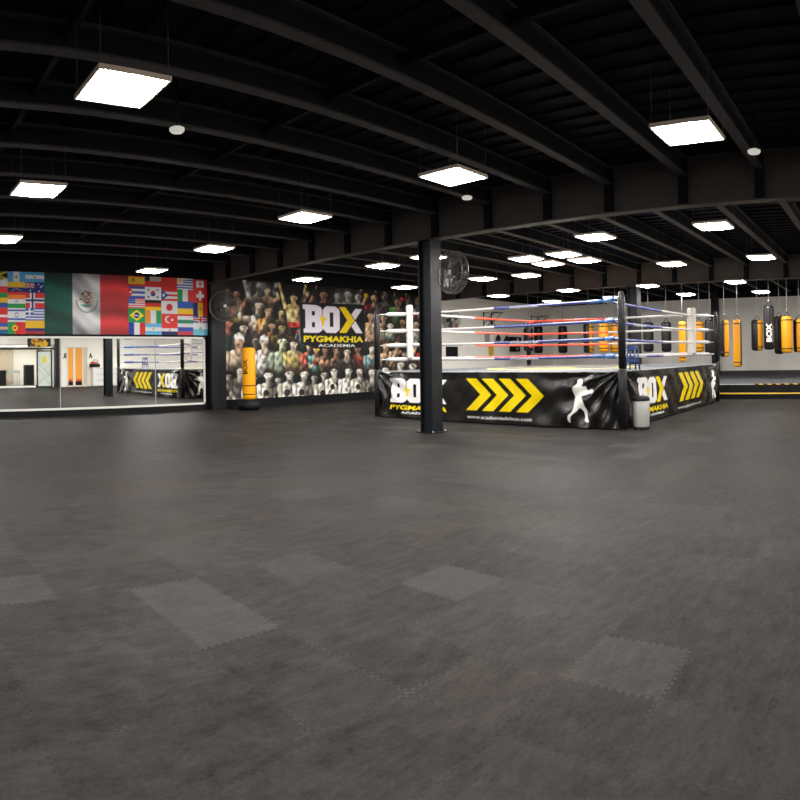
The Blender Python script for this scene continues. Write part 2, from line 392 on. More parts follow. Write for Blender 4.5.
# raised training platform at the far end, one step, warning tape on its edges
b = MB(); b.bb((20.32, YR, 0), (XW, YL, .46), M['platform_rubber']); b.bb((20.30, YR, .02), (20.322, YL, .44), M['wall_black']); struct(b.build('floor_platform'))
b = MB(); b.bb((20.0, YR, 0), (20.32, YL, .19), M['wall_black']); struct(b.build('floor_step'))
b = MB(); b.bb((19.985, YR, .165), (20.06, YL, .198), M['yellow_tape']); struct(b.build('trim_step_tape'))
b = MB()
y = YR; k = 0
while y < YL:                                   # slanted black and yellow hazard tape along the top edge
    if y > 4.1: b.bb((20.29, y, .445), (20.36, min(y + .3, YL), .468), M['grey'])
    else:
        m = M['yellow_tape'] if k % 2 else M['rubber_black']
        x0, x1 = 20.29, 20.36; d = .06
        b.add([(x0, y, .445), (x0, y + .14, .445), (x0, y + .14 + d, .47), (x0, y + d, .47), (x1, y + d, .47), (x1, y + .14 + d, .47)], [(0, 1, 2, 3), (3, 2, 5, 4)], m)
    y += .3 if y > 4.1 else .14; k += 1
struct(b.build('trim_platform_edge'))

# steel: columns, girders, joists, bridging
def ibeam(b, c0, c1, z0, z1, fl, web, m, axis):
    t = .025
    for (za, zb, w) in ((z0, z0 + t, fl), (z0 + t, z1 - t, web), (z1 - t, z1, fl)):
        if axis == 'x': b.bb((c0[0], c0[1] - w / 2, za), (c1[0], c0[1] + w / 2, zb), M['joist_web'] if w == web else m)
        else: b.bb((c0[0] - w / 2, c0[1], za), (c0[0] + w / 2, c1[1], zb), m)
JY = [-2.0, -.7, .6, 1.88, 3.12, 4.42, 5.6, 6.88, 8.17, 9.46, 10.75, 12.04, 13.33, 14.62, 15.9]
for y in JY:
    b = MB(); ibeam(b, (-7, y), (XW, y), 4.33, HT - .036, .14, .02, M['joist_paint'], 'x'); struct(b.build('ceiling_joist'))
for xg in (9.83, 20.5):
    b = MB(); ibeam(b, (xg, -3), (xg, YL), 3.84, HT - .036, .24, .03, M['girder_paint'], 'y')
    for y in JY:                                # black stiffener plates, doubling as shadowed notches where the joists frame in
        b.bb((xg - .1, y - .07, 3.87), (xg + .1, y + .07, 4.6), M['ceiling_black'])
    struct(b.build('ceiling_girder'))
for xb in (1.75, 4.8):
    b = MB()
    for y0, y1 in zip(JY, JY[1:]): b.bb((xb - .03, y0 + .02, 4.44), (xb + .03, y1 - .02, 4.56), M['joist_web'])
    struct(b.build('ceiling_bridging'))
def column(x, y, z0, size, ztop):
    b = MB(); h = size / 2; t = .025
    b.bb((x - h, y - h, z0), (x + h, y - h + t, ztop), M['column_paint']); b.bb((x - h, y + h - t, z0), (x + h, y + h, ztop), M['column_paint'])
    b.bb((x - .015, y - h + t, z0), (x + .015, y + h - t, ztop), M['column_paint'])
    b.bb((x - h * .55, y - h + t, z0), (x - h * .5, y + h - t, ztop), M['column_paint'])
    b.bb((x - h - .05, y - h - .05, z0), (x + h + .05, y + h + .05, z0 + .02), M['column_paint'])
    b.bb((x - h - .02, y - h - .02, ztop - .02), (x + h + .02, y + h + .02, ztop), M['column_paint'])
    for sx in (-1, 1):
        for sy in (-1, 1): b.lathe([(.015, 0), (.015, .03)], M['chain'], (x + sx * (h + .03), y + sy * (h + .03), z0 + .02), 6)
    return struct(b.build('column'))
column(9.8, 8.35, 0, .32, 3.84)
column(20.6, 8.42, .46, .36, 3.84)
b = MB(); b.bb((XW - .3, 7.9, .46), (XW, 8.2, 4.6), M['column_paint']); b.bb((XW - .31, 7.87, .46), (XW - .29, 8.23, 4.6), M['column_paint']); struct(b.build('column'))
b = MB(); b.bb((9.76, YL - .28, 0), (10.2, YL, HT - .05), M['column_paint']); b.bb((9.73, YL - .3, 0), (10.23, YL - .28, HT - .05), M['column_paint']); struct(b.build('column'))
b = MB(); b.bb((10.68, YR - .2, 0), (10.98, YR + .22, HT), M['column_paint']); b.bb((10.66, YR + .22, 0), (11.0, YR + .24, HT), M['column_paint']); struct(b.build('column'))

# ------------------------------------------------------------------ ceiling lights
def light_meshes():
    f = MB(); s = .3; t = .016
    for sx, sy, wx, wy in ((-1, 0, t, .6), (1, 0, t, .6), (0, -1, .6, t), (0, 1, .6, t)):
        f.box((sx * (s - t / 2), sy * (s - t / 2), .018), (wx, wy, .04), M['frame_metal'])
    f.box((0, 0, .034), (.57, .57, .012), M['white_metal'])
    d = MB(); q = 8; e = s - t        # softly pillowed opal diffuser
    vs = [(-e + 2 * e * i / q, -e + 2 * e * j / q, .006 - .045 * (1 - (2 * i / q - 1) ** 4) * (1 - (2 * j / q - 1) ** 4)) for j in range(q + 1) for i in range(q + 1)]
    d.add(vs, [(j * (q + 1) + i, (j + 1) * (q + 1) + i, (j + 1) * (q + 1) + i + 1, j * (q + 1) + i + 1) for j in range(q) for i in range(q)], M['led'], True)
    return f, d
LF, LD = light_meshes()
def ceiling_light(x, y, label):
    t = thing('ceiling_light', label, 'ceiling light', (x, y, 3.665), 0, 'square LED panels hung under the joists')
    if not hasattr(ceiling_light, 'proto'):
        f = LF.build('frame', t); d = LD.build('diffuser', t); ws = []
        for sx in (-1, 1):
            for sy in (-1, 1):
                w = MB(); w.tube([(sx * .28, sy * .28, .04), (sx * .28, sy * .28, .95)], .0025, M['wire'], 5); ws.append(w.build('hanging_wire', t))
        ceiling_light.proto = [f, d] + ws
    else:
        for c in ceiling_light.proto:
            q = c.copy(); COL.objects.link(q); q.parent = t
    return t
LIGHTS = [
 (1.93, 4.72, 'largest square LED panel in view, hanging over the empty floor at upper left'),
 (2.05, 7.83, 'square LED panel at the left, second behind the largest one in its row'),
 (2.25, 11.06, 'square LED panel cut by the left edge of the view, above the flags'),
 (6.06, 1.87, 'large square LED panel on thin wires at upper right of the view'),
 (6.08, 4.78, 'square LED panel near the middle, in front of the black girder'),
 (6.13, 7.70, 'square LED panel left of the black pillar, midway between it and the flags'),
 (6.32, 10.79, 'square LED panel above the right part of the mirror wall, second from the flags'),
 (6.47, 14.0, 'square LED panel hanging right in front of the red flag stripe'),
 (10.90, 13.64, 'LED panel hanging just before the top of the crowd mural, above the raised arms'),
 (10.76, 10.62, 'LED panel behind the girder, left of the black pillar'),
 (10.6, 9.05, 'LED panel half hidden behind the black pillar and its fan'),
 (14.54, 13.41, 'LED panel before the far end of the mural, above the ring corner by the pillar'),
 (10.70, 5.12, 'LED panel just behind the girder, in front of the ring corner post'),
 (10.65, 2.86, 'LED panel behind the girder, right of the ring corner post, nearest on that side'),
 (14.76, 5.03, 'LED panel over the right side of the ring'),
 (14.52, 2.78, 'LED panel right of the ring, over the lane beside the hanging bags'),
 (12.23, 7.58, 'left panel of the four LED panels clustered over the ring'),
 (12.17, 6.59, 'front panel of the four LED panels clustered over the ring'),
 (13.21, 6.61, 'right panel of the four LED panels clustered over the ring'),
 (13.21, 7.58, 'rear panel of the four LED panels clustered over the ring'),
 (14.73, 9.13, 'LED panel behind the cluster of four, over the ring centre'),
 (14.57, 10.47, 'LED panel just right of the pillar fan, over the left ring ropes'),
 (14.6, 7.4, None),
 (19.15, 7.34, 'LED panel before the second black column, over the far ring ropes'),
 (19.27, 4.51, 'LED panel behind the far right ring post, above the bag row'),
 (18.97, 10.11, 'LED panel over the far side of the ring, above the red ropes'),
 (19.02, 12.98, 'LED panel by the white part of the left wall, above a blue rope end'),
 (22.57, 7.16, 'small far LED panel over the platform, right of the second black column'),
 (22.79, 4.39, 'small far LED panel over the platform, above the black lettered bag'),
 (22.25, 9.98, 'small far LED panel showing just left of the ring corner post top'),
 (22.37, 12.68, 'small far LED panel at the far corner of the white walls'),
]
for x, y, l in LIGHTS:
    if l: ceiling_light(x, y, l)
# unseen panels added on the same grid outside the frame, for light
for i, (x, y) in enumerate([(1.9, 1.9), (6.1, -1.0), (10.65, .1), (14.6, .1), (2.3, 14.0), (19.3, 1.5), (22.8, 1.5), (-2.2, 4.8), (-2.2, 10.9), (26.6, 4.4), (26.6, 1.5), (26.6, 10.0), (26.6, 7.2)][:10 - 1]):
    ceiling_light(x, y, ['square LED panel straight above the camera', 'square LED panel over the floor right of the camera', 'LED panel by the right wall near the dark wall column', 'LED panel by the right wall before the white drawers', 'LED panel by the left wall beyond the frame', 'LED panel over the step at right', 'LED panel over the right end of the platform', 'LED panel behind the camera', 'LED panel behind the camera by the mirror wall'][i])
# helper light for the reception room
la = bpy.data.lights.new('reception_lamp', 'AREA'); la.shape = 'RECTANGLE'; la.size = 6; la.size_y = 1.5; la.energy = 170; la.color = (1, .96, .88)
lo = bpy.data.objects.new('reception_lamp', la); COL.objects.link(lo); lo.location = (7.5, -4.9, 2.5); lo['kind'] = 'helper'

for x, y, l in [(3.25, 6.88 - .55, 'white round smoke detector near the largest LED panel at left'), (8.5, 6.4, 'white round smoke detector right below the middle LED panel'), (8.3, 1.66, 'white round smoke detector right of the large upper right LED panel')]:
    z = {3.25: 4.08, 8.5: 4.15, 8.3: 4.15}[x]
    t = thing('smoke_detector', l, 'smoke detector', (x, y, z), 0, 'smoke detectors under the joists')
    b = MB(); b.lathe([(.02, -.045), (.07, -.04), (.085, -.02), (.085, 0), (.06, .012)], M['detector_white'], n=20); b.build('housing', t)
    b = MB(); b.lathe([(.015, .012), (.015, HT - z - .03)], M['black_paint'], n=8); b.build('stem', t)

# ------------------------------------------------------------------ mirror with white frame
t = thing('mirror', 'long white framed wall mirror reflecting the ring, under the flag banner', 'mirror', (0, YL, 0))
x0, x1, z0, z1 = -3.4, 9.64, .17, 2.21
b = MB(); w = .055
b.bb((x0, -.035, z0), (x1, 0, z0 + w), M['mirror_frame']); b.bb((x0, -.035, z1 - w), (x1, 0, z1), M['mirror_frame'])
b.bb((x0, -.035, z0), (x0 + w, 0, z1), M['mirror_frame']); b.bb((x1 - w, -.035, z0), (x1, 0, z1), M['mirror_frame'])
b.build('frame', t)
xs = [x0 + w, -.73, 2.17, 5.07, 7.97, x1 - w]
for a, c in zip(xs, xs[1:]):
    b = MB(); b.bb((a + .004, -.022, z0 + w), (c - .004, -.004, z1 - w), M['mirror']); b.build('pane', t)
b = MB()
for a in xs[1:-1]:
    b = MB(); b.bb((a - .012, -.027, z0 + w), (a + .012, -.003, z1 - w), M['grey']); b.build('seam', t)

# ------------------------------------------------------------------ flag banner
def flags():
    X0, X1, Z0, Z1 = 2.03, 9.74, 2.27, 3.97
    p = Paint(X1 - X0, Z1 - Z0, .013, (14, 16, 20))
    H = Z1 - Z0
    def col(xa, xb, fn):
        xa -= X0; xb -= X0; w = xb - xa
        def r(u0, u1, v0, v1, c): p.rect(xa + u0 * w, xa + u1 * w, H * (1 - v1), H * (1 - v0), c)
        def h(v0, v1, cs):
            k = (v1 - v0) / len(cs)
            for i, c in enumerate(cs): r(0, 1, v0 + i * k, v0 + (i + 1) * k, c)
        def vv(v0, v1, cs):
            k = 1 / len(cs)
            for i, c in enumerate(cs): r(i * k, (i + 1) * k, v0, v1, c)
        def e(u, v, ru, c, rv=None): p.ell(xa + u * w, H * (1 - v), ru * w, (rv * H if rv else ru * w), c)
        def pl(pts, c): p.poly([[(xa + u * w, H * (1 - v)) for u, v in pts]], c)
        fn(r, h, vv, e, pl)
    RD, BL, WH, YE, GR, NV, BK, OR, LB = (214, 38, 36), (38, 74, 168), (228, 228, 232), (236, 182, 30), (24, 140, 62), (14, 26, 98), (16, 16, 18), (244, 128, 40), (70, 160, 216)
    def union(r, pl, v0, v1, u0, u1):
        r(u0, u1, v0, v1, NV); pl([(u0, v0), (u0 + .06, v0), (u1, v1), (u1 - .06, v1)], WH); pl([(u1, v0), (u1 - .06, v0), (u0, v1), (u0 + .06, v1)], WH)
        mu, mv = (u0 + u1) / 2, (v0 + v1) / 2; du, dv = (u1 - u0) * .14, (v1 - v0) * .2
        r(mu - du, mu + du, v0, v1, WH); r(u0, u1, mv - dv, mv + dv, WH); r(mu - du * .55, mu + du * .55, v0, v1, RD); r(u0, u1, mv - dv * .55, mv + dv * .55, RD)
    def L3(r, h, vv, e, pl):
        h(0, .165, [LB, WH, LB]); e(.5, .085, .06, (150, 150, 120)); r(0, 1, .165, .335, NV); union(r, pl, .17, .26, 0, .48)
        for u, v in ((.26, .30), (.7, .2), (.82, .24), (.72, .31), (.9, .22)): e(u, v, .035, WH)
        r(0, 1, .335, .58, RD); r(.24, .5, .335, .58, WH); r(0, 1, .42, .495, WH); r(.32, .42, .335, .58, NV); r(0, 1, .44, .475, NV)
        h(.58, .78, [BL, WH, BL, WH, BL, WH, BL, WH, BL]); r(0, .42, .58, .69, BL); r(.17, .25, .58, .69, WH); r(0, .42, .622, .65, WH)
        r(0, 1, .78, .9, YE); r(0, 1, .9, .945, NV); r(0, 1, .945, 1, (150, 40, 40))
    def L2(r, h, vv, e, pl):
        vv(0, .165, [LB, WH, LB]); e(.5, .085, .08, (120, 150, 120)); r(0, 1, .165, .25, YE); r(0, 1, .25, .325, NV); r(0, 1, .325, .37, RD)
        for i in range(7): e(.26 + .08 * i, .30 - .022 * math.sin(PI * i / 6), .022, WH)
        h(.37, .585, [OR, WH, GR]); e(.5, .477, .07, BL); e(.5, .477, .04, WH)
        r(0, 1, .585, .8, WH); r(0, 1, .605, .635, BL); r(0, 1, .745, .775, BL)
        for s in (1, -1): pl([(.5, .69 - .05 * s), (.62, .69 + .03 * s), (.38, .69 + .03 * s)], BL)
        for s in (1, -1): pl([(.5, .69 - .036 * s), (.585, .69 + .02 * s), (.415, .69 + .02 * s)], WH)
        r(0, .4, .8, 1, GR); r(.4, 1, .8, 1, RD); e(.4, .9, .16, YE); e(.4, .9, .08, RD)
    def L1(r, h, vv, e, pl):
        r(0, 1, 0, .13, GR); pl([(1, 0), (1, .13), (.55, .065)], BK); pl([(0, 0), (0, .13), (.45, .065)], BK)
        pl([(0, .0), (.1, 0), (1, .115), (1, .13), (.9, .13), (0, .015)], YE); pl([(0, .13), (.1, .13), (1, .015), (1, 0), (.9, 0), (0, .115)], YE)
        r(0, 1, .13, .24, WH); r(0, 1, .24, .345, RD); r(0, 1, .345, .42, GR); r(0, 1, .42, .5, YE); r(0, 1, .5, .58, BL)
        r(0, 1, .58, .69, RD); r(0, 1, .69, .73, WH); r(0, 1, .73, .82, RD); r(0, 1, .82, .88, BL); r(0, 1, .88, .925, (214, 170, 110)); r(0, 1, .925, 1, (24, 84, 130))
    def R1(r, h, vv, e, pl):
        r(0, 1, 0, .02, RD); r(0, 1, .02, .14, YE); e(.3, .07, .1, (170, 90, 40)); r(0, 1, .14, .18, RD)
        h(.18, .38, [BL, WH, BL, WH, BL]); pl([(0, .18), (.36, .28), (0, .38)], RD); e(.13, .28, .06, WH)
        h(.38, .55, [RD, WH] * 4 + [RD]); r(0, .42, .38, .47, BL)
        for i in range(4):
            for j in range(2): e(.07 + .09 * i, .405 + .035 * j, .018, WH)
        r(0, 1, .55, .79, (0, 146, 64)); pl([(.06, .67), (.5, .575), (.94, .67), (.5, .765)], (250, 220, 20)); e(.5, .67, .17, (24, 44, 130)); pl([(.34, .655), (.66, .675), (.66, .69), (.34, .67)], WH)
        vv(.79, 1, [(24, 50, 150), WH, RD])
    def R2(r, h, vv, e, pl):
        r(0, .3, 0, .08, BK); r(.3, 1, 0, .08, (170, 165, 155)); r(0, 1, .08, .18, RD); r(0, 1, .18, .4, WH); e(.5, .29, .15, RD); pl([(.35, .29), (.65, .285), (.6, .33), (.5, .34), (.4, .33)], (20, 50, 140))
        for u, v in ((.22, .23), (.78, .23), (.22, .35), (.78, .35)): r(u - .06, u + .06, v - .016, v + .016, BK); r(u - .07, u + .07, v - .003, v + .003, WH)
        r(0, 1, .4, .455, BK); r(0, 1, .455, .52, RD); r(0, 1, .52, .58, (255, 196, 10)); vv(.58, .8, [(244, 136, 50), WH, (30, 150, 80)])
        h(.8, 1, [(90, 176, 226), WH, (90, 176, 226)]); e(.5, .9, .06, (200, 170, 60))
    def R3(r, h, vv, e, pl):
        r(0, 1, 0, .21, (206, 32, 34)); h(.21, .41, [RD, WH, RD, WH, RD]); pl([(0, .21), (.46, .31), (0, .41)], (26, 54, 150)); pl([(.07, .31), (.15, .275), (.24, .31), (.15, .345)], WH)
        r(0, 1, .41, .63, WH); e(.5, .52, .2, (204, 24, 44)); r(0, 1, .63, .88, (230, 48, 44)); e(.42, .73, .2, WH); e(.48, .73, .16, (230, 48, 44)); e(.66, .735, .07, WH)
        r(0, 1, .88, .935, WH); r(0, 1, .935, 1, (18, 30, 80)); e(.5, .91, .06, (180, 140, 60))
    def R4(r, h, vv, e, pl):
        h(0, .2, [WH, BL] * 4 + [WH]); r(0, .36, 0, .1, WH); e(.18, .05, .12, YE); vv(.2, .41, [(24, 140, 64), WH, RD]); r(0, 1, .41, .53, (30, 80, 176)); r(0, 1, .53, .63, (250, 196, 30)); r(0, 1, .63, .665, RD)
        h(.665, .86, [WH, (40, 130, 90), WH]); r(0, 1, .86, .93, (40, 70, 170)); r(0, 1, .93, 1, (186, 56, 66))
    def R5(r, h, vv, e, pl):
        r(0, 1, 0, .17, (200, 34, 38)); r(.25, .75, .03, .15, WH); pl([(.5, .04), (.62, .1), (.53, .1), (.53, .14), (.47, .14), (.47, .1), (.38, .1)], RD)
        r(0, 1, .17, .42, (214, 34, 38)); r(.41, .59, .215, .385, WH); r(.24, .76, .27, .33, WH)
        vv(.42, .66, [(14, 26, 92), (238, 186, 30), (208, 36, 38)]); e(.5, .53, .12, (200, 140, 40)); union(r, pl, .66, .78, 0, 1); r(0, 1, .78, .89, WH); r(0, 1, .89, 1, (90, 184, 214)); e(.5, .89, .13, (130, 170, 150))
    for xa, xb, f in [(2.03, 2.55, R4), (2.55, 3.08, R2), (3.08, 3.6, L1), (3.6, 4.1, L2), (4.1, 4.63, L3), (7.13, 7.65, R1), (7.65, 8.18, R2), (8.18, 8.71, R3), (8.71, 9.24, R4), (9.24, 9.74, R5)]:
        col(xa, xb, f)
    # the broad tricolour in the middle with soft cloth folds and its round emblem
    a, bq, c, d = 4.63 - X0, 5.44 - X0, 6.26 - X0, 7.13 - X0
    p.rect(a, bq, 0, H, (0, 66, 54)); p.rect(bq, c, 0, H, (196, 194, 196)); p.rect(c, d, 0, H, (190, 42, 44))
    cx, cz = (bq + c) / 2 + .02, H * .56
    for i in range(15):
        an = PI * (1.0 + i / 14 * 1.0); p.ell(cx + .31 * math.cos(an), cz - .02 + .31 * math.sin(an), .035, .022, (76, 104, 84), an + .6)
    re_ = random.Random(11)
    for k in range(46):                         # mottled brown bird, wing to the right, over a small green base
        an, q = re_.uniform(0, 6.28), math.sqrt(re_.random()); ex, ez = .19 * q * math.cos(an), .2 * q * math.sin(an)
        if ex < -.05 and ez < -.08: continue
        p.ell(cx + ex, cz + .06 + ez, re_.uniform(.02, .06), re_.uniform(.012, .03), re_.choice([(150, 104, 78), (120, 78, 54), (176, 146, 114), (96, 62, 44), (190, 168, 140), (136, 92, 66)]), re_.uniform(-.9, .3))
    p.ell(cx - .13, cz + .17, .045, .035, (110, 74, 52), 0); p.ell(cx - .02, cz - .13, .17, .03, (96, 146, 140), 0); p.ell(cx - .02, cz - .17, .11, .02, (60, 110, 84), 0)
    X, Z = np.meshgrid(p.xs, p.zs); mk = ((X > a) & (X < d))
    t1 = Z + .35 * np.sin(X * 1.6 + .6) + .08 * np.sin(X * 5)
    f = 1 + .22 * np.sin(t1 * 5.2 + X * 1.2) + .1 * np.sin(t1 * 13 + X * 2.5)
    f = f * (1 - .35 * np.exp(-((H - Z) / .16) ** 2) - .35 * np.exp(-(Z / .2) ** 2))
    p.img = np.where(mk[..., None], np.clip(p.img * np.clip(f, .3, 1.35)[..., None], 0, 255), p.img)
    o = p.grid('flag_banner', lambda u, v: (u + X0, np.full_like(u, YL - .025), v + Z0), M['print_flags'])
    tag(o, 'long printed banner of national flags around a large green white red tricolour', 'banner')
flags()

# ------------------------------------------------------------------ crowd mural
FIGS = '''10.78 3.58 0.13 brown bare up1;11.77 3.88 0.16 grey grey up;11.97 3.73 0.13 tan bare flex;11.61 3.23 0.17 pale bare spread;12.08 3.08 0.13 tan orange guard;12.52 3.03 0.14 yellow yellow guard;13.07 3.55 0.14 yellow bare up;13.71 3.52 0.12 dim dim guard;14.06 3.67 0.13 dim dim flex;14.38 3.72 0.15 brown dim flex;14.98 3.72 0.16 grey grey guard;15.51 3.8 0.16 grey grey up1;16.00 3.75 0.15 grey grey guard;16.87 3.75 0.14 tan red flex;17.46 3.85 0.14 dim dim up1;18.06 3.68 0.14 brown green up1;18.75 3.72 0.15 dim dim flex;19.29 3.71 0.15 dim grey guard;19.90 3.75 0.15 dim dim guard;16.64 3.07 0.15 tan bare guard;17.38 3.02 0.15 tan bare flex;17.71 2.73 0.14 pale greyg down;18.38 2.90 0.15 brown dim guard;19.14 2.84 0.15 tan grey flex;19.88 2.95 0.15 pale red guard;10.50 2.63 0.14 redd greend down;11.02 2.51 0.15 pale grey down;12.15 2.60 0.13 tan orange flex;12.55 2.54 0.13 yellow yellow guard;11.55 2.10 0.15 pale sand down;10.90 2.10 0.16 tan sand downcap;11.90 2.07 0.16 pale white downcap;12.58 2.08 0.17 paleg greyg down;13.04 2.01 0.14 pale gold down;13.68 1.95 0.13 tan coral down;14.08 1.85 0.13 tan teal guard;14.48 1.81 0.14 brown bare flex;14.99 1.77 0.15 brown bare guard;15.96 1.88 0.14 brown redt guard;15.47 1.74 0.13 pale dim down;16.62 1.85 0.14 pale teal2 down;17.42 1.96 0.16 tan bare guard;18.02 2.04 0.15 tan bare guard;18.83 1.96 0.16 pale grey down;19.61 2.01 0.16 tan red flex;10.48 0.98 0.13 bw bare guard;10.89 1.16 0.13 bw bwd down;11.42 0.92 0.14 bw bare guard;11.96 1.00 0.15 bw bare guard;12.40 0.83 0.13 bw bwd guard;12.90 1.02 0.15 bw bare guard;13.45 1.00 0.16 bw white guard;13.95 .86 .13 bw bwd down;14.38 0.94 0.16 bw bare guard;14.88 1.07 0.15 bw bare guard;15.50 1.06 0.15 bw white down;16.04 1.04 0.16 bw bare guard;16.65 0.99 0.16 bw bwd guard;17.34 1.05 0.16 bw bare guard;18.23 1.22 0.17 bw bare guard;18.93 1.17 0.17 bw bwd guard;19.71 1.16 0.17 bw bare guard'''
def mural():
    X0, X1, Z0, Z1 = 10.22, 20.3, .27, 4.03
    p = Paint(X1 - X0, Z1 - Z0, .02, (4, 4, 5)); rr = random.Random(4)
    skin = dict(brown=(150, 106, 80), tan=(220, 174, 134), pale=(238, 212, 184), yellow=(230, 196, 126), grey=(172, 170, 164), dim=(92, 84, 74), redd=(190, 110, 96), paleg=(206, 206, 160), bw=(222, 214, 196))
    cloth = dict(grey=(160, 158, 152), greyg=(150, 164, 140), orange=(238, 150, 60), yellow=(226, 190, 60), dim=(56, 52, 48), red=(176, 40, 36), green=(70, 140, 60), greend=(46, 104, 82), sand=(200, 178, 150), white=(232, 226, 220), gold=(196, 172, 96), coral=(224, 96, 80), teal=(96, 168, 160), teal2=(120, 160, 160), redt=(216, 60, 40), bwd=(92, 86, 78))
    trunk = [(170, 30, 30), (30, 120, 110), (30, 30, 34), (190, 170, 60), (40, 50, 120)]
    def fig(x, z, r, s, c, pose):
        S = np.array(skin[s], float) * rr.uniform(.88, 1.08); bare = c == 'bare'
        C = S if bare else np.array(cloth[c], float) * rr.uniform(.85, 1.1)
        D = tuple(S * .45); tilt = rr.uniform(-.25, .25) * r
        sh = rr.uniform(1.95, 2.25) * r; zs = z - 1.75 * r; zb = z - 6.0 * r
        # dark halo so that figures separate, then torso, chest, arms, head
        p.ell(x, z - 2.6 * r, 2.5 * r, 4 * r, (3, 3, 3), 0, a=.8, soft=.5)
        p.poly([[(x - sh, zs - .1 * r), (x - sh * .55, zs + .45 * r), (x + sh * .55, zs + .45 * r), (x + sh, zs - .1 * r), (x + sh * .82, zs - 2.2 * r), (x + sh * .7, zb), (x - sh * .7, zb), (x - sh * .82, zs - 2.2 * r)]], C, grad=.75)
        if bare:
            for k in (-1, 1): p.ell(x + k * .75 * r, zs - .95 * r, .8 * r, .6 * r, tuple(S * 1.06), k * .2, .55)
            p.cap((x, zs - 1.5 * r), (x, zs - 3 * r), .08 * r, .06 * r, D, 0)
            for k in range(3): p.cap((x - .5 * r, zs - (1.9 + .5 * k) * r), (x + .5 * r, zs - (1.9 + .5 * k) * r), .05 * r, .05 * r, D, 0, .6)
            p.rect(x - sh * .75, x + sh * .75, zb, z - 4.9 * r, rr.choice(trunk) if s != 'bw' else (50, 46, 42), .9)
        elif c not in ('dim', 'grey'):
            p.ell(x + rr.uniform(-.3, .3) * r, zs - 1.4 * r, .9 * r, .5 * r, tuple(C * rr.uniform(.6, .85)), rr.uniform(-.4, .4), .3)
            p.poly([[(x - .4 * r, zs + .4 * r), (x + .4 * r, zs + .4 * r), (x, zs - .35 * r)]], S)
        A = C if not bare else S
        def arm(k, el, ha, glove):
            shd = (x + k * sh * .95, zs - .25 * r); e = (x + k * el[0] * r, z + el[1] * r); h = (x + k * ha[0] * r, z + ha[1] * r)
            p.cap(shd, e, .55 * r, .42 * r, A, .7); p.cap(e, h, .42 * r, .3 * r, S, .7)
            p.ell(h[0], h[1], (.62 if glove else .36) * r, (.55 if glove else .36) * r, glove if glove else tuple(S), 0, .6)
        G = (26, 24, 24) if s == 'bw' else rr.choice([(170, 36, 30), (30, 30, 34), (214, 170, 40), (180, 150, 120), None])
        if pose == 'guard': arm(1, (2.0, -4.0), (.75, -2.3), G); arm(-1, (1.9, -4.2), (.55, -3.0), G)
        elif pose == 'up': arm(1, (2.6, -.6), (3.2, 2.6), None); arm(-1, (2.6, -.4), (3.6, 2.9), None)
        elif pose == 'up1': arm(1, (2.6, -.6), (3.3, 2.2), G); arm(-1, (2.1, -3.8), (1.4, -4.6), None)
        elif pose == 'flex': arm(1, (3.2, -1.6), (2.5, .4), G); arm(-1, (3.2, -1.9), (2.2, .2), G)
        elif pose == 'spread': arm(1, (3.4, -2.0), (5.2, -2.2), G); arm(-1, (3.2, -2.0), (3.4, -.6), None)
        else:
            arm(1, (2.1, -4.2), (1.5, -5.6), None); arm(-1, (2.1, -4.2), (1.4, -5.4), None)
        p.cap((x, z - .6 * r), (x, z - 1.6 * r), .58 * r, .72 * r, tuple(S * .72), .3)
        hair = tuple(np.array(rr.choice([(40, 29, 22), (58, 42, 30), (26, 22, 20)])) * (2 if s == 'dim' else 1))
        hx = x + tilt * .5
        p.ell(hx, z + .22 * r, .84 * r, .98 * r, hair)
        p.ell(hx - .1 * tilt, z - .08 * r, .76 * r, .95 * r, tuple(S), 0, .5)
        for k in (-1, 1):
            p.ell(hx + k * .3 * r, z + .08 * r, .15 * r, .08 * r, tuple(S * .38)); p.ell(hx + k * .8 * r, z - .02 * r, .14 * r, .24 * r, tuple(S * .75))
        p.cap((hx, z + .05 * r), (hx + .05 * r, z - .28 * r), .06 * r, .12 * r, tuple(S * .74), 0)
        p.ell(hx, z - .52 * r, .3 * r, .1 * r, tuple(S * .5))
        p.poly([[(hx - .8 * r, z + .35 * r), (hx - .6 * r, z + .95 * r), (hx, z + 1.2 * r), (hx + .62 * r, z + .95 * r), (hx + .8 * r, z + .35 * r), (hx + .55 * r, z + .34 * r), (hx + .1 * r, z + .46 * r), (hx - .52 * r, z + .38 * r)]], hair)
        if pose == 'downcap':
            p.poly([[(hx - .9 * r, z + .3 * r), (hx - .8 * r, z + .95 * r), (hx, z + 1.3 * r), (hx + .8 * r, z + .95 * r), (hx + .9 * r, z + .3 * r)]], (226, 222, 214), grad=.3)
            p.poly([[(hx - .95 * r, z + .35 * r), (hx + .95 * r, z + .35 * r), (hx + .8 * r, z + .12 * r), (hx - 1.1 * r, z + .1 * r)]], (150, 144, 136))
    rows = [list(q) for q in (f.split() for f in FIGS.split(';'))]
    for q in range(90):                        # dim faces that fill the gaps behind
        x, z = rr.uniform(.1, 9.9), rr.uniform(.9, 3.5)
        fig(x, z, rr.uniform(.11, .16), rr.choice(['dim', 'dim', 'brown', 'tan', 'grey']), rr.choice(['dim', 'bare', 'grey', 'bwd', 'sand', 'red', 'teal']), rr.choice(['down', 'guard', 'flex', 'up1', 'spread']))
    for q in rows: fig(float(q[0]) - X0 + rr.uniform(-.06, .06), float(q[1]) - Z0, float(q[2]) * rr.uniform(1.1, 1.4), q[3], q[4], q[5])
    # blotchy contrast of an enlarged photograph
    X, Z = np.meshgrid(p.xs, p.zs); rs = np.random.RandomState(5); f = np.zeros_like(X)
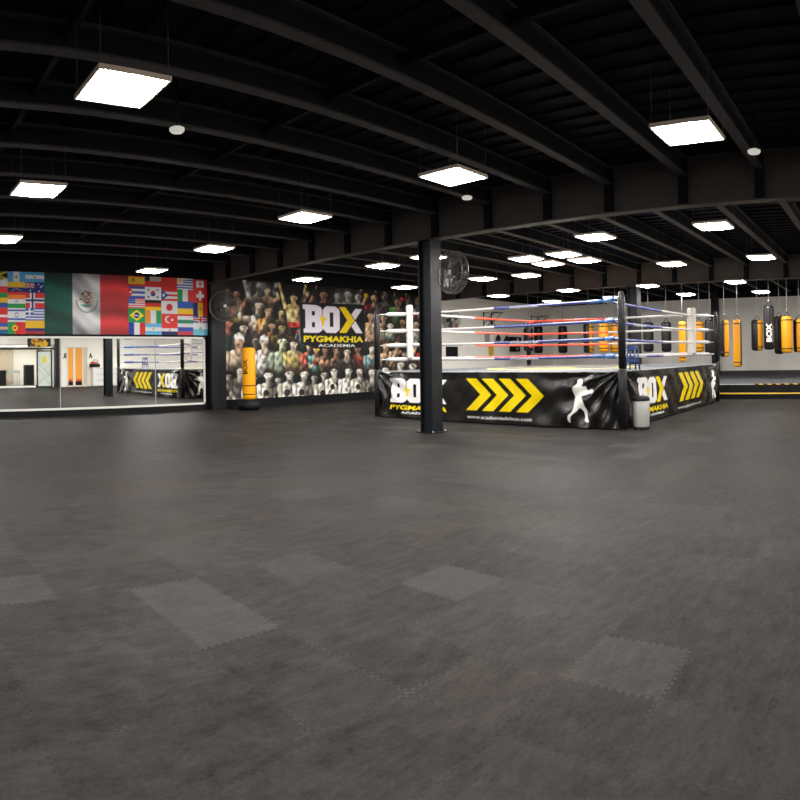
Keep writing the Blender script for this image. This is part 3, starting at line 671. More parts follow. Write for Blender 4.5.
    for k in range(26):
        a, bb, cc, w_ = rs.uniform(4, 26) * rs.choice([-1, 1]), rs.uniform(4, 26), rs.rand() * 6, rs.rand()
        f += w_ * np.sin(a * X + bb * Z + cc + 1.5 * np.sin(2.1 * X + k))
    p.img = np.clip(p.img * np.clip(1.12 + .13 * f, .45, 1.7)[..., None], 0, 255)
    # pale glare of the ceiling panels, painted over the top row
    for x, z, a in ((1.3, 3.55, .22), (1.7, 3.5, .2), (5.3, 3.45, .25), (4.9, 3.4, .2)): p.ell(x, z, .55, .32, (190, 190, 188), 0, a=a, soft=1.0)
    lx0, lx1 = 13.45 - X0, 16.22 - X0
    p.poly([[(lx0 - .12, 2.36 - Z0), (lx0 - .12, 3.42 - Z0), (lx1 + .1, 3.47 - Z0), (lx1 + .12, 2.05 - Z0), (lx1 - .1, 1.88 - Z0), (lx0 + .5, 1.86 - Z0), (lx0 - .06, 2.04 - Z0)]], (3, 3, 4), .95)
    box_logo(p, lx0, lx1, 2.40 - Z0, 3.35 - Z0, (246, 236, 252), (255, 208, 0))
    p.text('PYGMAKHIA', lx0 + .02, lx1 + .02, 2.09 - Z0, 2.30 - Z0, (248, 218, 10), .035, .04)
    p.text('ACADEMIA', 14.1 - X0, 15.85 - X0, 1.92 - Z0, 2.02 - Z0, (232, 232, 226), .03, 0, 1.5)
    o = p.grid('crowd_mural', lambda u, v: (u + X0, np.full_like(u, YL - .02), v + Z0), M['print_mural'], noise=.12)
    tag(o, 'dark wall mural crowded with boxers, with white and yellow BOX lettering', 'mural')
mural()

# ------------------------------------------------------------------ boxing ring
AX0, AX1, AY0, AY1, ZC = 11.64, 18.98, 5.08, 11.72, 1.16
ring = thing('boxing_ring', 'raised boxing ring with black lettered skirts, blue red and white ropes', 'boxing ring', (AX0, AY0, 0))
def rl(x, y, z): return (x - AX0, y - AY0, z)
b = MB(); b.bb(rl(AX0 + .08, AY0 + .08, ZC - .16), rl(AX1 - .08, AY1 - .08, ZC - .02), M['rubber_black'], .02)
for i in range(4):
    for j in range(4):
        cx, cy = AX0 + .5 + i * (AX1 - AX0 - 1) / 3, AY0 + .5 + j * (AY1 - AY0 - 1) / 3
        b.bb(rl(cx - .05, cy - .05, 0), rl(cx + .05, cy + .05, ZC - .16), M['black_paint'])
b.build('platform', ring)
b = MB(); b.bb(rl(AX0 + .01, AY0 + .01, ZC - .03), rl(AX1 - .01, AY1 - .01, ZC), M['canvas'], .012)
n = 64; vs = []; cx, cy = (AX0 + AX1) / 2 - AX0, (AY0 + AY1) / 2 - AY0
for k in range(n):
    a = 2 * PI * k / n
    for r in (1.75, 2.05): vs.append((cx + r * math.cos(a), cy + r * math.sin(a), ZC + .002))
b.add(vs, [(2 * k, 2 * k + 1, (2 * k + 3) % (2 * n), (2 * k + 2) % (2 * n)) for k in range(n)], M['canvas_yellow'])
for s in (-.35, 0, .35):
    b.add([(cx - .9 + s, cy - .7, ZC + .002), (cx - .65 + s, cy - .7, ZC + .002), (cx - .3 + s, cy, ZC + .002), (cx - .65 + s, cy + .7, ZC + .002), (cx - .9 + s, cy + .7, ZC + .002), (cx - .55 + s, cy, ZC + .002)], [(0, 1, 2, 5), (5, 2, 3, 4)], M['canvas_yellow'])
b.build('canvas', ring)
b = MB()
for a_, c_ in (((AX0, AY0), (AX1, AY0)), ((AX1, AY0), (AX1, AY1)), ((AX1, AY1), (AX0, AY1)), ((AX0, AY1), (AX0, AY0))):
    b.tube([rl(a_[0], a_[1], ZC - .01), rl(c_[0], c_[1], ZC - .01)], .017, M['canvas_edge'], 8)
b.build('canvas_hem', ring)

def apron(name_side, L, place, seed, art, lay=(.44, 2.28, 2.85, 4.9, 2.88, 4.6, 5.74)):
    p = Paint(L, ZC - .03, .012, (11, 10, 9)); h = p.h
    if art:
        # art in metres from the skirt's left end as one faces it
        l = lay
        box_logo(p, l[0], l[1], .37, .97, (250, 246, 244), YEL)
        p.text('PYGMAKHIA', l[0], l[1], .20, .31, YEL, .035, .15)
        p.text('ACADEMIA', l[0] + .4, l[1] - .3, .105, .155, (240, 240, 236), .03, 0, 1.5)
        chevrons(p, l[2], l[3], .27, .98, YEL)
        p.text('www.academiadebox.com', l[4], l[5], .09, .165, (240, 240, 236), .012)
        boxer(p, l[6], .1, .99, (246, 242, 234))
    rs = np.random.RandomState(seed); ph = rs.rand(8) * 6
    def disp(u, v):
        q = v / h
        env = .25 + .9 * np.exp(-(u / (.11 * L)) ** 2) + 1.0 * np.exp(-((u - L) / (.17 * L)) ** 2)
        # fans of folds hanging from the two top corners, slack swags along the hem
        aL = np.arctan2(h - v + .05, u + .05); aR = np.arctan2(h - v + .05, L - u + .05)
        f = .034 * np.sin(aR * 19 + ph[0] + .8 * np.sin(u * 3)) * np.exp(-((L - u) / 1.5) ** 2) + .034 * np.sin(aL * 13 + ph[1]) * np.exp(-(u / 1.1) ** 2)
        f +=   .018 * env * np.sin(u * 7 + v * 9 + ph[2] + 1.2 * np.sin(u * 2.1)) + .006 * env * np.sin(u * 19 - v * 14 + ph[3])
        f += .022 * np.exp(-(q / .14) ** 2) * np.sin(u * 5.5 + ph[4] + np.sin(u * 2)) * (1 - q)
        f += .014 * np.exp(-((q - .86) / .1) ** 2) * np.sin(u * 3.1 + ph[5]) * np.sin(u * 1.3 + ph[6])
        f += .05 * (1 - q) ** 2 * .5
        return f
    o = p.grid('skirt', lambda u, v: place(u, v, disp(u, v)), M['print_vinyl'], ring)
    return o
apron('front', AY1 - AY0, lambda u, v, d: (0 - d - .01, (AY1 - AY0) - u, v + .025), 1, True)
apron('right', AX1 - AX0, lambda u, v, d: (u, 0 - d - .01, v + .025), 2, True, (.9, 2.74, 3.6, 5.8, 3.5, 5.5, 6.85))
apron('left', AX1 - AX0, lambda u, v, d: ((AX1 - AX0) - u, AY1 - AY0 + d + .01, v + .025), 3, True, (.6, 2.44, 3.2, 5.4, 3.2, 5.2, 6.5))
p_ = MB(); p_.bb(rl(AX1 + .0, AY0, .02), rl(AX1 + .012, AY1, ZC - .02), M['vinyl_black']); p_.build('skirt', ring)

INS = .56; RZ = [1.46, 1.82, 2.19, 2.62]
corners = {'nr': (AX0, AY0), 'nl': (AX0, AY1), 'fr': (AX1, AY0), 'fl': (AX1, AY1)}
inner = {'nr': (AX0 + INS, AY0 + INS), 'nl': (AX0 + INS, AY1 - INS), 'fr': (AX1 - INS, AY0 + INS), 'fl': (AX1 - INS, AY1 - INS)}
for k, (x, y) in corners.items():
    if k == 'nr': x, y = x - .03, y - .06
    b = MB(); b.lathe([(.055, 0), (.055, 2.72), (.03, 2.74)], M['black_paint'], rl(x, y, 0), 16)
    b.lathe([(.09, 0), (.09, .02)], M['black_paint'], rl(x, y, 0), 16)
    pst = b.build('post', ring)
    b = MB(); b.lathe([(.07, .03), (.086, .05), (.086, ZC + 0.03), (.07, ZC + .05)], M['leather_black'], rl(x, y, 0), 18)
    b.lathe([(.06, ZC + .06), (.078, ZC + .08), (.078, 2.62), (.06, 2.65)], M['leather_black'], rl(x, y, 0), 18)
    b.build('post_pad', pst)
def rope(a, c, z, m0, m1, frac, letter):
    ax, ay = inner[a]; cx, cy = inner[c]; b = MB(); N = 18
    def P(t): return rl(ax + (cx - ax) * t, ay + (cy - ay) * t, z - .02 * math.sin(PI * t))
    for t0, t1, m in ((0, frac, m0), (frac, 1, m1)):
        b.tube([P(t0 + (t1 - t0) * i / N) for i in range(N + 1)], .031, m, 10)
    o = b.build('rope', ring)
    if letter:
        V, T = text_tris('PYGMAKHIA', .02); V = V - V.min(0); V = V / V[:, 0].max()
        V = V - np.array([.5, V[:, 1].max() / 2])
        ts, wid, col, nrm = letter
        d = Vector((cx - ax, cy - ay, 0)).normalized(); base = Vector(P(ts)); nv = Vector(nrm)
        rt = d if d.cross(Vector((0, 0, 1))).dot(nv) > 0 else -d
        b = MB(); b.add([base + rt * (q[0] * wid) + Vector((0, 0, q[1] * wid * .55)) + nv * .0325 for q in V], T, col)
        b.build('lettering', o)
for i, z in enumerate(RZ):
    rope('nr', 'nl', z, M['rope_blue'], M['rope_grey'], .51, (.36, .75, M['rope_white'], (-1, 0, 0)) if i in (0, 1, 3) else None)
    rope('nr', 'fr', z, M['rope_blue'], M['rope_white'], .56, (.3, .8, M['rope_white'], (0, -1, 0)) if i in (0, 2) else None)
    rope('nl', 'fl', z + .03, M['rope_white'], M['rope_red'], .46, None)
    rope('fl', 'fr', z + .03, M['rope_red'], M['rope_white'], .5, None)
for k, m in (('nr', 'sleeve_blue'), ('nl', 'rope_white'), ('fr', 'rope_white'), ('fl', 'rope_red')):
    x, y = corners[k]; ix, iy = inner[k]
    for z in RZ:
        b = MB(); a = Vector(rl(x, y, z)); c = Vector(rl(ix, iy, z))
        b.tube([a, a.lerp(c, .35)], .016, M['chain'], 8)
        b.tube([a.lerp(c, .3), a.lerp(c, .4), a.lerp(c, .9), c], 0, M[m], 10, radii=[.03, .055, .055, .035])
        b.build('turnbuckle', ring)
for s in (0, 1):                                # blue rope sleeves beside the near corner
    for z in RZ:
        ix, iy = inner['nr']; b = MB(); e = (ix + .34, iy) if s else (ix, iy + .34)
        b.tube([rl(ix, iy, z), rl(e[0], e[1], z - .003)], .04, M['sleeve_blue'], 10); b.build('rope_sleeve', ring)
for k in ('nl', 'fr'):
    ix, iy = inner[k]; ang = math.atan2((AY0 + AY1) / 2 - iy, (AX0 + AX1) / 2 - ix)
    b = MB(); dx, dy = math.cos(ang) * .05, math.sin(ang) * .05
    b.box(rl(ix + dx, iy + dy, 2.17), (.15, .29, 1.36), M['leather_white'], ang, .04); b.build('corner_cushion', ring)

# ------------------------------------------------------------------ things around the ring
t = thing('trash_bin', 'round silver trash bin with black lid in front of the ring skirt', 'trash bin', (11.95, 4.77, 0))
b = MB(); b.lathe([(.155, .05), (.158, .06), (.17, .56), (.168, .57)], M['steel'], n=32); b.build('body', t)
b = MB(); b.lathe([(.178, .565), (.18, .58), (.172, .625), (.14, .655), (.05, .665)], M['rubber_black'], n=32); b.box((-.1, -.13, .60), (.05, .03, .02), M['rubber_black']); b.build('lid', t)
b = MB(); b.lathe([(.165, 0), (.168, .01), (.163, .05), (.15, .055)], M['rubber_black'], n=32); b.box((-.13, -.12, .02), (.07, .05, .015), M['rubber_black'], .75); b.build('base', t)

t = thing('stool', 'blue plastic corner stool standing on the ring edge outside the ropes', 'stool', (12.90, 5.33, ZC))
b = MB(); b.box((0, 0, .5), (.2, .2, .035), M['stool_blue'], 0, .012)
for s in (-1, 1): b.box((0, s * .095, .46), (.19, .012, .06), M['stool_blue']); b.box((s * .095, 0, .46), (.012, .19, .06), M['stool_blue'])
b.build('seat', t)
for sx in (-1, 1):
    for sy in (-1, 1):
        b = MB(); b.tube([(sx * .115, sy * .115, 0.0), (sx * .08, sy * .08, .49)], .02, M['stool_blue'], 8); b.build('leg', t)
for sx, sy, wx, wy in ((0, -1, 0.2, .018), (0, 1, 0.2, .018), (-1, 0, .018, 0.2), (1, 0, .018, 0.2)):
    b = MB(); b.box((sx * .1, sy * .1, .2), (wx, wy, .06), M['stool_blue']); b.build('rail', t)

def fine(V, T, n):
    V = [tuple(v) for v in V]; T = list(T)
    for _ in range(n):
        o = []
        for a, c, d in T:
            k = len(V); V += [((V[i][0] + V[j][0]) / 2, (V[i][1] + V[j][1]) / 2) for i, j in ((a, c), (c, d), (d, a))]
            o += [(a, k, k + 2), (k, c, k + 1), (k + 2, k + 1, d), (k, k + 1, k + 2)]
        T = o
    return V, T
def text_part(name, body, mt, parent, f, bold=.03, spacing=1.0):
    V, T = text_tris(body, bold, 0, spacing); lo, hi = V.min(0), V.max(0); V = (V - lo) / (hi - lo)
    V, T = fine(V, T, 2)
    b = MB(); b.add([f(a, c) for a, c in V], T, mt); return b.build(name, parent)
def wrap(r, a0, da, z0, z1, vertical=True):
    """lettering wrapped on a cylinder, read from the bottom up"""
    return lambda a, c: (r * math.cos(a0 + da * (c - .5)), r * math.sin(a0 + da * (c - .5)), z0 + (z1 - z0) * a)
t = thing('standing_punching_bag', 'bright yellow free-standing punching bag on black base before the mural', 'punching bag', (10.62, 16.15, 0))
b = MB(); b.lathe([(.24, 0), (.33, .03), (.345, .14), (.32, .24), (.24, .3), (.2, .33)], M['rubber_black'], n=32); b.build('base', t)
b = MB(); b.lathe([(.15, .32), (.195, .34), (.2, .42), (.2, 1.78), (.19, 1.84), (.13, 1.87)], M['bag_yellow'], n=32); bg = b.build('bag', t)
for z in (.46, .72):
    b = MB(); b.lathe([(.2035, z), (.2035, z + .028)], M['rubber_black'], n=32); b.build('band', t)
text_part('lettering', 'BOX', M['rubber_black'], bg, wrap(.203, math.radians(205), -.8, 1.08, 1.52))

# ------------------------------------------------------------------ hanging bags over the platform
YB, BK = 'leather_yellow', 'leather_black'
# px bearing already turned into a place: x, y, top z, bottom z, radius, kind, heading of the split, label
BAGS = [
 (27.0, 18.54 - 1.9, 3.45, 1.70, .23, 'k', 0, None),
 (25.0, 15.45, 2.98, 1.70, .22, 'k', 0, 'black heavy bag seen between the ring ropes, nearest the corner of the white walls'),
 (27.0, 16.11, 3.15, 1.62, .22, 'k', 0, 'slim black heavy bag, farthest left in the row behind the red ropes'),
 (27.0, 14.75, 3.10, 1.60, .22, 'k', 0, 'black heavy bag hanging behind the middle of the red ropes'),
 (25.0, 12.38, 3.05, 1.58, .23, 'ky', 235, 'half yellow half black bag, left of the yellow pair behind the ring post'),
 (24.2, 11.27, 3.02, 1.60, .22, 'y', 0, 'yellow heavy bag close behind the blue rope sleeves, left of the corner post'),
 (24.8, 11.02, 3.06, 1.58, .22, 'y', 0, 'yellow heavy bag at the right of the yellow pair by the ring corner post'),
 (24.0, 9.22, 2.97, 1.57, .21, 'k', 0, 'black heavy bag just right of the second black column'),
 (24.0, 8.46, 2.95, 1.56, .20, 'k', 0, 'black heavy bag between the column bag and the white corner cushion'),
 (23.0, 7.47, 2.90, 1.18, .14, 'y', 0, 'long slim yellow bag just left of the white corner cushion'),
 (25.0, 7.40, 2.98, 1.54, .20, 'y', 0, 'yellow bag partly hidden behind the white corner cushion'),
 (24.0, 6.67, 2.98, 1.41, .20, 'k', 0, 'black heavy bag right behind the far right ring post'),
 (22.6, 5.74, 2.88, 1.34, .17, 'ky', 197, 'black and yellow bag just right of the far ring post'),
 (22.2, 5.16, 2.86, .98, .155, 'yk', 205, 'longest hanging bag, yellow with a black side, alone right of the ring'),
 (25.0, 5.0, 2.98, 1.54, .235, 'ky', 200, 'black bag with yellow right half, left of the lettered bag'),
 (23.6, 4.27, 3.42, 1.57, .20, 'kl', 190, 'all black heavy bag with white BOX lettering'),
 (24.6, 4.05, 3.07, 1.40, .20, 'k2', 190, 'black bag with yellow edge, right of the lettered bag'),
 (23.8, 3.62, 3.02, 1.44, .21, 'y', 0, 'plump yellow bag with two black bands near the right edge of view'),
 (24.2, 3.22, 2.92, 1.46, .22, 'yk2', 190, 'yellow bag cut off by the right edge of view'),
]
for x, y, zt, zb, r, kind, hd, lab in BAGS:
    if not lab: continue
    t = thing('hanging_punching_bag', lab, 'punching bag', (x, y, zb), 0, 'punching bags hung over the platform')
    h = zt - .2 - zb; view = math.atan2(-y, -x)      # the direction the bag's front looks, towards the open floor
    def ms(a, z, kind=kind, view=view):
        d = (a - view + PI) % (2 * PI) - PI           # >0: left side as one faces it
        left = -d
        if kind in ('k', 'kl'): return M[BK]
        if kind == 'y': return M[YB]
        if kind == 'ky': return M[YB] if d > .1 else M[BK]
        if kind == 'yk': return M[BK] if d > .65 else M[YB]
        if kind == 'k2': return M[YB] if d > .75 else M[BK]
        if kind == 'yk2': return M[BK] if d < -.5 else M[YB]
    b = MB(); prof = [(r * .35, 0), (r * .75, .015), (r * .94, .05), (r, .11), (r * 1.01, h * .4), (r, h - .1), (r * .93, h - .04), (r * .72, h - .005), (r * .3, h)]
    b.lathe(prof, M[BK], n=40, msel=ms); body = b.build('body', t)
    if kind != 'k' and kind != 'kl':
        for z in (.14, h - .17):
            b = MB(); b.lathe([(r * 1.015, z), (r * 1.015, z + .045)], M[BK], n=32); b.build('band', t)
    if kind == 'kl':
        text_part('lettering', 'BOX', M['white_plastic'], body, wrap(r * 1.02, view, -1.05, .3, .98), .04)
        text_part('lettering', 'PYGMAKHIA', M['grey'], body, wrap(r * 1.02, view + .75, -.22, .3, .92), .02)
    top = h + .17
    for k in range(4):
        a = PI / 4 + k * PI / 2 + view; b = MB()
        b.tube([(r * .8 * math.cos(a), r * .8 * math.sin(a), h - .03), (.012 * math.cos(a), .012 * math.sin(a), top)], .011, M[BK], 6); b.build('strap', t)
    b = MB(); b.lathe([(.02, top - .01), (.03, top + .02), (.02, top + .05)], M['chain'], n=10); b.build('swivel', t)
    b = MB(); b.tube([(0, 0, top + .04), (0, 0, 4.6 - zb)], .013, M['chain'], 7); b.build('chain', t)

# ------------------------------------------------------------------ wall fans
def fan(loc, face, rad, label, mount, side=False):
    """face: heading of the blowing side; mount: length of the arm behind it"""
    t = thing('wall_fan', label, 'fan', loc, face)
    b = MB()
    for x in (-.035, .055):
        b.tube([(x + (.03 if x > 0 else -.02) * math.cos(0), rad * math.cos(a), rad * math.sin(a)) for a in [2 * PI * k / 40 for k in range(41)]], .011, M['fan_grey'], 6, False)
    nsp = 48
    for k in range(nsp):
        a = 2 * PI * k / nsp; c, s = math.cos(a), math.sin(a)
        b.tube([(.085, .07 * c, .07 * s), (.088, .5 * rad * c, .5 * rad * s), (.07, rad * c, rad * s), (.0, rad * 1.015 * c, rad * 1.015 * s), (-.05, rad * c, rad * s), (-.09, .4 * rad * c, .4 * rad * s)], .0045, M['fan_grey'], 4, False)
    for rr_ in (.33, .66):
        b.tube([(.088, rad * rr_ * math.cos(a), rad * rr_ * math.sin(a)) for a in [2 * PI * k / 32 for k in range(33)]], .006, M['fan_grey'], 4, False)
    b.build('grille', t)
    b = MB(); 
    for k in range(3):
        a0 = 2 * PI * k / 3 + .3; vs = []
        for i in range(7):
            f = i / 6; r_ = .06 + f * (rad * .86 - .06); wd = .5 - .1 * f
            for s in (-1, 0, 1):
                an = a0 + s * wd * (.55 + .2 * math.sin(PI * f)); vs.append((.02 + s * .05, r_ * math.cos(an), r_ * math.sin(an)))
        fs = [(3 * i + j, 3 * i + j + 1, 3 * i + j + 4, 3 * i + j + 3) for i in range(6) for j in (0, 1)]
        b.add(vs, fs, M['fan_blade'], True)
    b.build('blades', t)
    b = MB(); b.tube([(-.28, 0, 0), (-.25, 0, 0), (-.1, 0, 0), (.0, 0, 0), (.04, 0, 0)], 0, M['rubber_black'], 16, radii=[.05, .085, .09, .06, .04]); b.build('motor', t)
    b = MB(); b.tube([(.085, 0, 0), (.1, 0, 0)], .05, M['white_metal'], 14); b.build('badge', t)
    if side:
        b = MB(); b.tube([(-.2, 0, -.03), (-.24, -.1, -.03), (-.2, -mount + .02, -.03)], .02, M['white_metal'], 8); b.tube([(-.2, -mount + .03, 0), (-.12, -mount + .05, .2)], .014, M['white_metal'], 6); b.tube([(-.2, -mount + .03, 0), (-.28, -mount + .05, .2)], .014, M['white_metal'], 6)
        b.box((-.2, -mount + .01, -.06), (.1, .025, .3), M['white_metal']); b.build('bracket', t); return t
    b = MB(); b.tube([(-.2, 0, -.05), (-.26, 0, -.12), (-mount + .02, 0, -.12)], .02, M['white_metal'], 8); b.box((-mount + .01, 0, -.1), (.025, .1, .34), M['white_metal']); b.build('bracket', t)
    return t
fan((9.66, 7.63, 3.12), math.radians(163), .405, 'grey cage fan on the side of the black pillar before the ring', .56, True)
fan((9.98, 16.46, 3.12), math.radians(-112), .45, 'grey cage fan mounted between the flag banner and the crowd mural', .32)
fan((20.9, YL - .44, 3.05), math.radians(-105), .42, 'dark cage fan on the white wall, half hidden by the pillar', .42)

# ------------------------------------------------------------------ gear on the white part of the left wall
def wallbox(name, x0, x1, z0, z1, d, m, label, cat, extra=None, group=None):
    t = thing(name, label, cat, (0, YL, 0), 0, group)
    b = MB(); b.bb((x0, -d, z0), (x1, -.002, z1), M[m], .01); b.build('body', t)
    if extra: extra(t)
    return t
t = thing('black_board', 'small square black board on the white wall right of the pillar', 'board', (0, YL, 0))
b = MB(); b.bb((21.07, -.03, 1.53), (21.8, -.003, 1.92), M['black_paint']); b.build('panel', t)
b = MB()
for a, c in (((21.04, 1.5), (21.83, 1.53)), ((21.04, 1.92), (21.83, 1.95)), ((21.04, 1.53), (21.07, 1.92)), ((21.8, 1.53), (21.83, 1.92))): b.bb((a[0], -.045, a[1]), (c[0], -.003, c[1]), M['rubber_black'])
b.build('frame', t)
t = thing('wall_sign', 'tiny round red sign on the white wall right of the pillar', 'sign', (21.77, YL, 2.84))
b = MB(); b.tube([(0, -.002, 0), (0, -.03, 0)], .11, M['red'], 20); b.build('disc', t)
b = MB(); b.bb((-.06, -.034, -.018), (.06, -.031, .018), M['white_plastic']); b.build('mark', t)
for xa, lab in ((23.8, 'black pull-up bracket on the white wall, nearer the pillar'), (27.95, 'black pull-up bracket on the white wall, nearer the far corner')):
    t = thing('mounted_pull_up_bar', lab, 'pull-up bracket', (xa, YL - .014, 0), 0, 'pull-up brackets on the white wall')
    z1, z0 = 3.5, 2.92; w = .62
    for s in (0, w):
        b = MB(); b.tube([(s, -.01, z0), (s, -.01, z1), (s, -.6, z1), (s, -.01, z0 + .08)], .022, M['rubber_black'], 8); b.build('arm', t)
        b = MB(); b.box((s, -.008, (z0 + z1) / 2), (.07, .014, z1 - z0 + .1), M['rubber_black']); b.build('plate', t)
    b = MB(); b.tube([(-.12, -.6, z1), (w + .12, -.6, z1)], .022, M['rubber_black'], 8); b.build('bar', t)
    b = MB(); b.tube([(w * .5, -.02, z0 + .3), (w * .95, -.3, z0 - .05)], .02, M['rubber_black'], 8); b.tube([(w * .5, -.02, z0), (w * .75, -.3, z0 + .3)], .02, M['rubber_black'], 8); b.build('brace', t)
for xa, za, r, lab in ((24.7, 2.36, .13, 'small black speed bag on the white wall'), (25.42, 2.26, .17, 'larger black speed bag on the white wall beside the gear boxes')):
    t = thing('hanging_speed_bag', lab, 'speed bag', (xa, YL - .2, za), 0, 'speed bags on the white wall')
    b = MB(); b.lathe([(r * .25, -r * 1.25), (r * .8, -r * .95), (r, -r * .4), (r * .8, r * .3), (r * .35, r), (r * .12, r * 1.35)], M['leather_black'], n=20); b.build('bag', t)
    b = MB(); b.tube([(0, 0, r * 1.3), (0, 0, r * 1.3 + .09), (0, .2, r * 1.3 + .09)], .014, M['chain'], 6); b.build('bracket', t)
for x0, x1, z0, z1, lab in ((25.86, 26.7, 2.14, 2.44, 'upper black gear box with white window on the white wall'), (25.9, 26.55, 1.72, 1.98, 'lower black gear box on the white wall')):
    t = thing('wall_gear_box', lab, 'gear box', (0, YL, 0), 0, 'black gear boxes on the white wall')
    b = MB(); b.bb((x0, -.22, z0), (x1, -.002, z1), M['rubber_black'], .02); b.build('body', t)
    b = MB(); w = x1 - x0; b.bb((x0 + w * .5, -.226, z0 + .09), (x0 + w * .66, -.218, z1 - .08), M['white_plastic']); b.build('window', t)
    b = MB(); b.tube([(x0 + .1, -.23, z1 - .03), (x0 + .1, -.26, z1 - .03), (x1 - .1, -.26, z1 - .03), (x1 - .1, -.23, z1 - .03)], .01, M['chain'], 6); b.build('handle', t)
t = thing('hanging_pennant', 'yellow pennant hanging on the white wall behind the ring ropes', 'pennant', (24.35, YL, 0))
b = MB(); b.add([(-.2, -.02, 2.05), (.2, -.02, 2.05), (.2, -.02, 1.6), (0, -.02, 1.48), (-.2, -.02, 1.6)], [(0, 4, 3, 2, 1)], M['yellow_tape']); b.build('cloth', t)
b = MB(); b.tube([(-.24, -.02, 2.06), (.24, -.02, 2.06)], .014, M['rubber_black'], 8); b.build('rod', t)
t = thing('notice_board', 'pale grey panel on the white wall beside the small speed bag', 'panel', (24.07, YL, 0))
b = MB(); b.bb((-.2, -.015, 2.1), (.2, -.002, 2.55), M['grey']); b.build('sheet', t)
b = MB(); b.bb((-.22, -.02, 2.55), (.22, -.002, 2.58), M['white_metal']); b.build('rail', t)

# ------------------------------------------------------------------ what the mirror shows along the right wall
t = thing('glass_entrance', 'black framed frosted glass door with yellow sign, seen in the mirror', 'door', (9.56, YR, 0))
b = MB(); w, h = .98, 2.22
for a, c in (((0, 0), (.09, h)), ((w - .09, 0), (w, h)), ((0, h - .09), (w, h)), ((0, 0), (w, .08))): b.bb((a[0], -.05, a[1]), (c[0], .01, c[1]), M['rubber_black'])
b.build('frame', t)
b = MB(); b.bb((.09, -.03, .08), (w - .09, -.01, h - .09), M['frosted']); pn = b.build('pane', t)
b = MB()
for q in ([(.1, .15), (.55, .62), (.1, 1.1)], [(.88, .15), (.55, .5), (.88, .85)], [(.1, 1.45), (.75, .85), (.1, .3)], [(.88, 1.45), (.45, 1.05), (.88, .7)]):
    b.tube([(a, -.006, c) for a, c in q], .012, M['grey'], 6)
b.build('line_pattern', pn)
b = MB(); b.bb((.36, -.008, 1.45), (.62, -.002, 1.85), M['yellow_sign']); b.build('sign', pn)
b = MB(); b.tube([(.84, .012, .95), (.84, .05, .95), (.84, .05, 1.25), (.84, .012, 1.25)], .012, M['chain'], 6); b.build('handle', t)
t = thing('orange_doorway', 'white framed doorway with two orange panels, seen in the mirror', 'door', (11.42, YR, 0))
b = MB()
for x0, x1 in ((0, .08), (.42, .54), (1.0, 1.06), (1.3, 1.36)): b.bb((x0, 0, 0), (x1, .06, 2.42), M['mirror_frame'])
b.bb((0, 0, 2.36), (1.36, .06, 2.42), M['mirror_frame']); b.bb((0, 0, 0), (1.36, .06, .06), M['mirror_frame']); b.build('frame', t)
for x0, x1 in ((.08, .42), (.54, 1.0)):
    b = MB(); b.bb((x0, .005, .06), (x1, .035, 2.36), M['orange']); pq = b.build('panel', t)
    b = MB(); b.bb((x0 + .02, .035, .08), (x1 - .02, .05, .32), M['rubber_black']); b.bb((x0 + .06, .035, .32), (x1 - .06, .05, .45), M['red']); b.build('kick_pad', pq)
b = MB(); b.bb((1.06, .005, .06), (1.3, .03, 2.36), M['wood_tan']); b.build('side_panel', t)
for x0, ch, lab in ((11.2, 'R', 'dark letter sign left of the orange doorway, seen in the mirror'), (12.86, 'A', 'dark letter sign right of the orange doorway, seen in the mirror')):
    t = thing('letter_sign', lab, 'sign', (x0, YR, 1.7), 0)
    text_part('lettering', ch, M['rubber_black'], t, lambda a, c: (.24 - a * .24, .012, c * .34), .05)
t = thing('drawer_cabinet', 'low white drawer cabinet against the right wall, seen in the mirror', 'cabinet', (13.2, YR + .03, 0))
b = MB(); b.bb((-.25, 0, .04), (2.2, .5, 1.15), M['white_plastic']); b.build('carcass', t)
for i in range(3):
    for j in range(2):
        x0 = -.22 + j * 1.21; b = MB(); b.bb((x0, .5, .08 + i * .355), (x0 + 1.18, .52, .4 + i * .355), M['white_metal'], .006); dr = b.build('drawer', t)
        b = MB(); b.bb((x0 + .2, .52, .36 + i * .355), (x0 + .98, .535, .385 + i * .355), M['grey']); b.build('handle', dr)
t = thing('gear_bag', 'dark red and black gear bag on the white cabinet, seen in the mirror', 'bag', (13.15, YR + .26, 1.15))
b = MB(); b.box((0, 0, .12), (.62, .3, .24), M['rubber_black'], 0, .06); b.box((-.05, 0, .28), (.4, .26, .14), M['red'], .1, .05); b.build('body', t)
b = MB(); b.tube([(-.2, .1, .3), (-.12, .12, .46), (.12, .12, .46), (.2, .1, .28)], .02, M['rubber_black'], 8); b.build('handle', t)
t = thing('reception_counter', 'black reception counter, seen in the mirror at its left edge', 'counter', (6.9, YR - .5, 0))
b = MB(); b.bb((-1.6, -.3, 0), (.85, .3, 1.0), M['rubber_black']); b.build('body', t)
b = MB(); b.bb((-1.65, -.34, 1.0), (.9, .34, 1.04), M['black_paint']); b.build('top', t)
t = thing('glass_table', 'pale green glass table beside the reception counter, seen in the mirror', 'table', (8.25, YR - .6, 0))
b = MB(); b.bb((-.38, -.3, .88), (.38, .3, 1.02), M['green_glass']); b.build('top', t)
for sx in (-1, 1):
    for sy in (-1, 1):
        b = MB(); b.tube([(sx * .33, sy * .25, 0), (sx * .33, sy * .25, .88)], .02, M['chain'], 8); b.build('leg', t)
t = thing('beige_curtain', 'beige draped curtain in the reception, seen in the mirror', 'curtain', (8.35, -6.3, 0))
b = MB(); N = 40
vs = [(-.5 + i / N, .05 * math.sin(i * 1.3), z) for z in (.1, 2.4) for i in range(N + 1)]
b.add(vs, [(i, i + 1, N + 2 + i, N + 1 + i) for i in range(N)], M['wood_tan'], True); b.build('cloth', t)
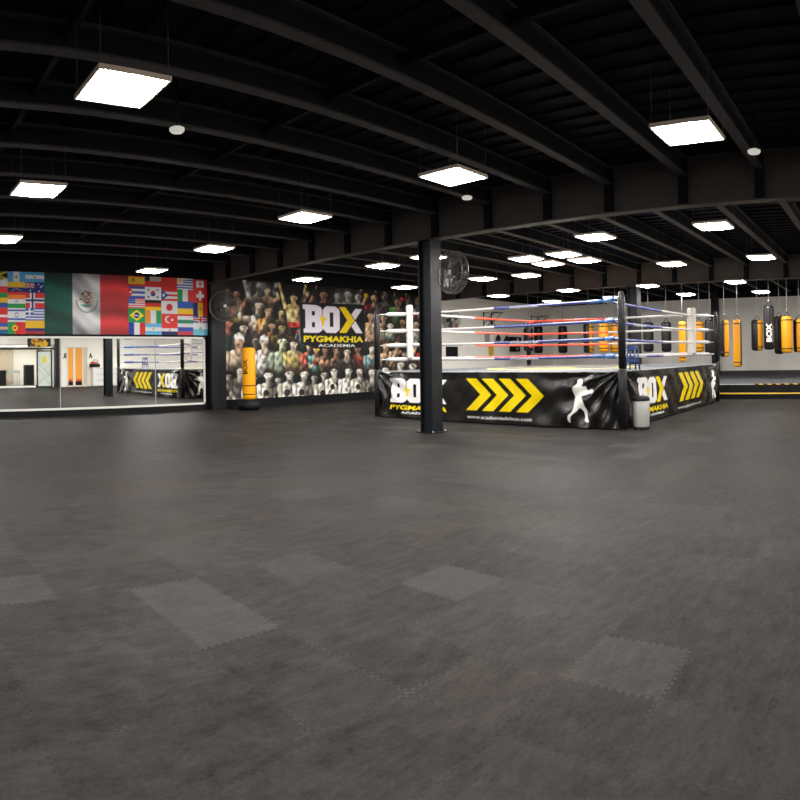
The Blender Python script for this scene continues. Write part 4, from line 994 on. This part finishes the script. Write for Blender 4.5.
b = MB(); b.tube([(-.6, 0, 2.42), (.6, 0, 2.42)], .02, M['rubber_black'], 8); b.build('rod', t)
t = thing('black_cabinet', 'tall black cabinet left of the frosted glass door, seen in the mirror', 'cabinet', (9.2, YR - .5, 0))
b = MB(); b.bb((-.28, -.25, 0), (.28, .25, 1.35), M['rubber_black'], .01); b.build('body', t)
b = MB(); b.bb((-.25, .25, .05), (-.01, .262, 1.3), M['black_paint']); b.bb((.01, .25, .05), (.25, .262, 1.3), M['black_paint']); b.build('doors', t)
t = thing('hanging_poster', 'yellow and black poster above the glass door, seen in the mirror', 'poster', (9.0, YR, 2.42))
p = Paint(1.45, .62, .02, (20, 18, 16))
rr = random.Random(2)
for i in range(26): p.ell(rr.uniform(.2, 1.2), rr.uniform(.05, .5), rr.uniform(.04, .16), rr.uniform(.03, .12), rr.choice([(236, 180, 20), (230, 160, 20), (200, 120, 20), (30, 26, 20)]), rr.uniform(0, 3))
p.grid('sheet', lambda u, v: (1.45 - u, np.full_like(u, .02), v), M['print_flags'], t)

# ------------------------------------------------------------------ camera, world, view
F, RO, PT, YAW, CY, HC = 642.9, -.0150, .0087, math.radians(43.17), 352.4, 1.496
def cvec(r3, fw2, u3):
    rt = r3 * math.cos(RO) - u3 * math.sin(RO); up2 = r3 * math.sin(RO) + u3 * math.cos(RO)
    fw = fw2 * math.cos(PT) - up2 * math.sin(PT); up = fw2 * math.sin(PT) + up2 * math.cos(PT)
    return Vector((fw * math.cos(YAW) + rt * math.sin(YAW), fw * math.sin(YAW) - rt * math.cos(YAW), up))
cd = bpy.data.cameras.new('camera'); cam = bpy.data.objects.new('camera', cd); COL.objects.link(cam)
right, fwd, up = cvec(1, 0, 0), cvec(0, 1, 0), cvec(0, 0, 1)
mw = Matrix.Identity(4)
for i in range(3): mw[i][0], mw[i][1], mw[i][2] = right[i], up[i], -fwd[i]
mw[0][3], mw[1][3], mw[2][3] = 0, 0, HC
cam.matrix_world = mw
# the photograph is a phone panorama: a cylindrical lens
cd.type = 'PANO'; cd.panorama_type = 'CENTRAL_CYLINDRICAL'
cd.central_cylindrical_range_u_min = -400 / F; cd.central_cylindrical_range_u_max = 400 / F
cd.central_cylindrical_range_v_min = -(800 - CY) / F; cd.central_cylindrical_range_v_max = CY / F
cd.central_cylindrical_radius = 1.0
cd.clip_start = .05; cd.clip_end = 200
scn.camera = cam
wd = bpy.data.worlds.new('world'); scn.world = wd; wd.use_nodes = True
wd.node_tree.nodes['Background'].inputs[0].default_value = (.5, .6, .8, 1); wd.node_tree.nodes['Background'].inputs[1].default_value = .04
scn.view_settings.view_transform = 'Standard'; scn.view_settings.look = 'None'; scn.view_settings.exposure = 0.0; scn.view_settings.gamma = 1.2
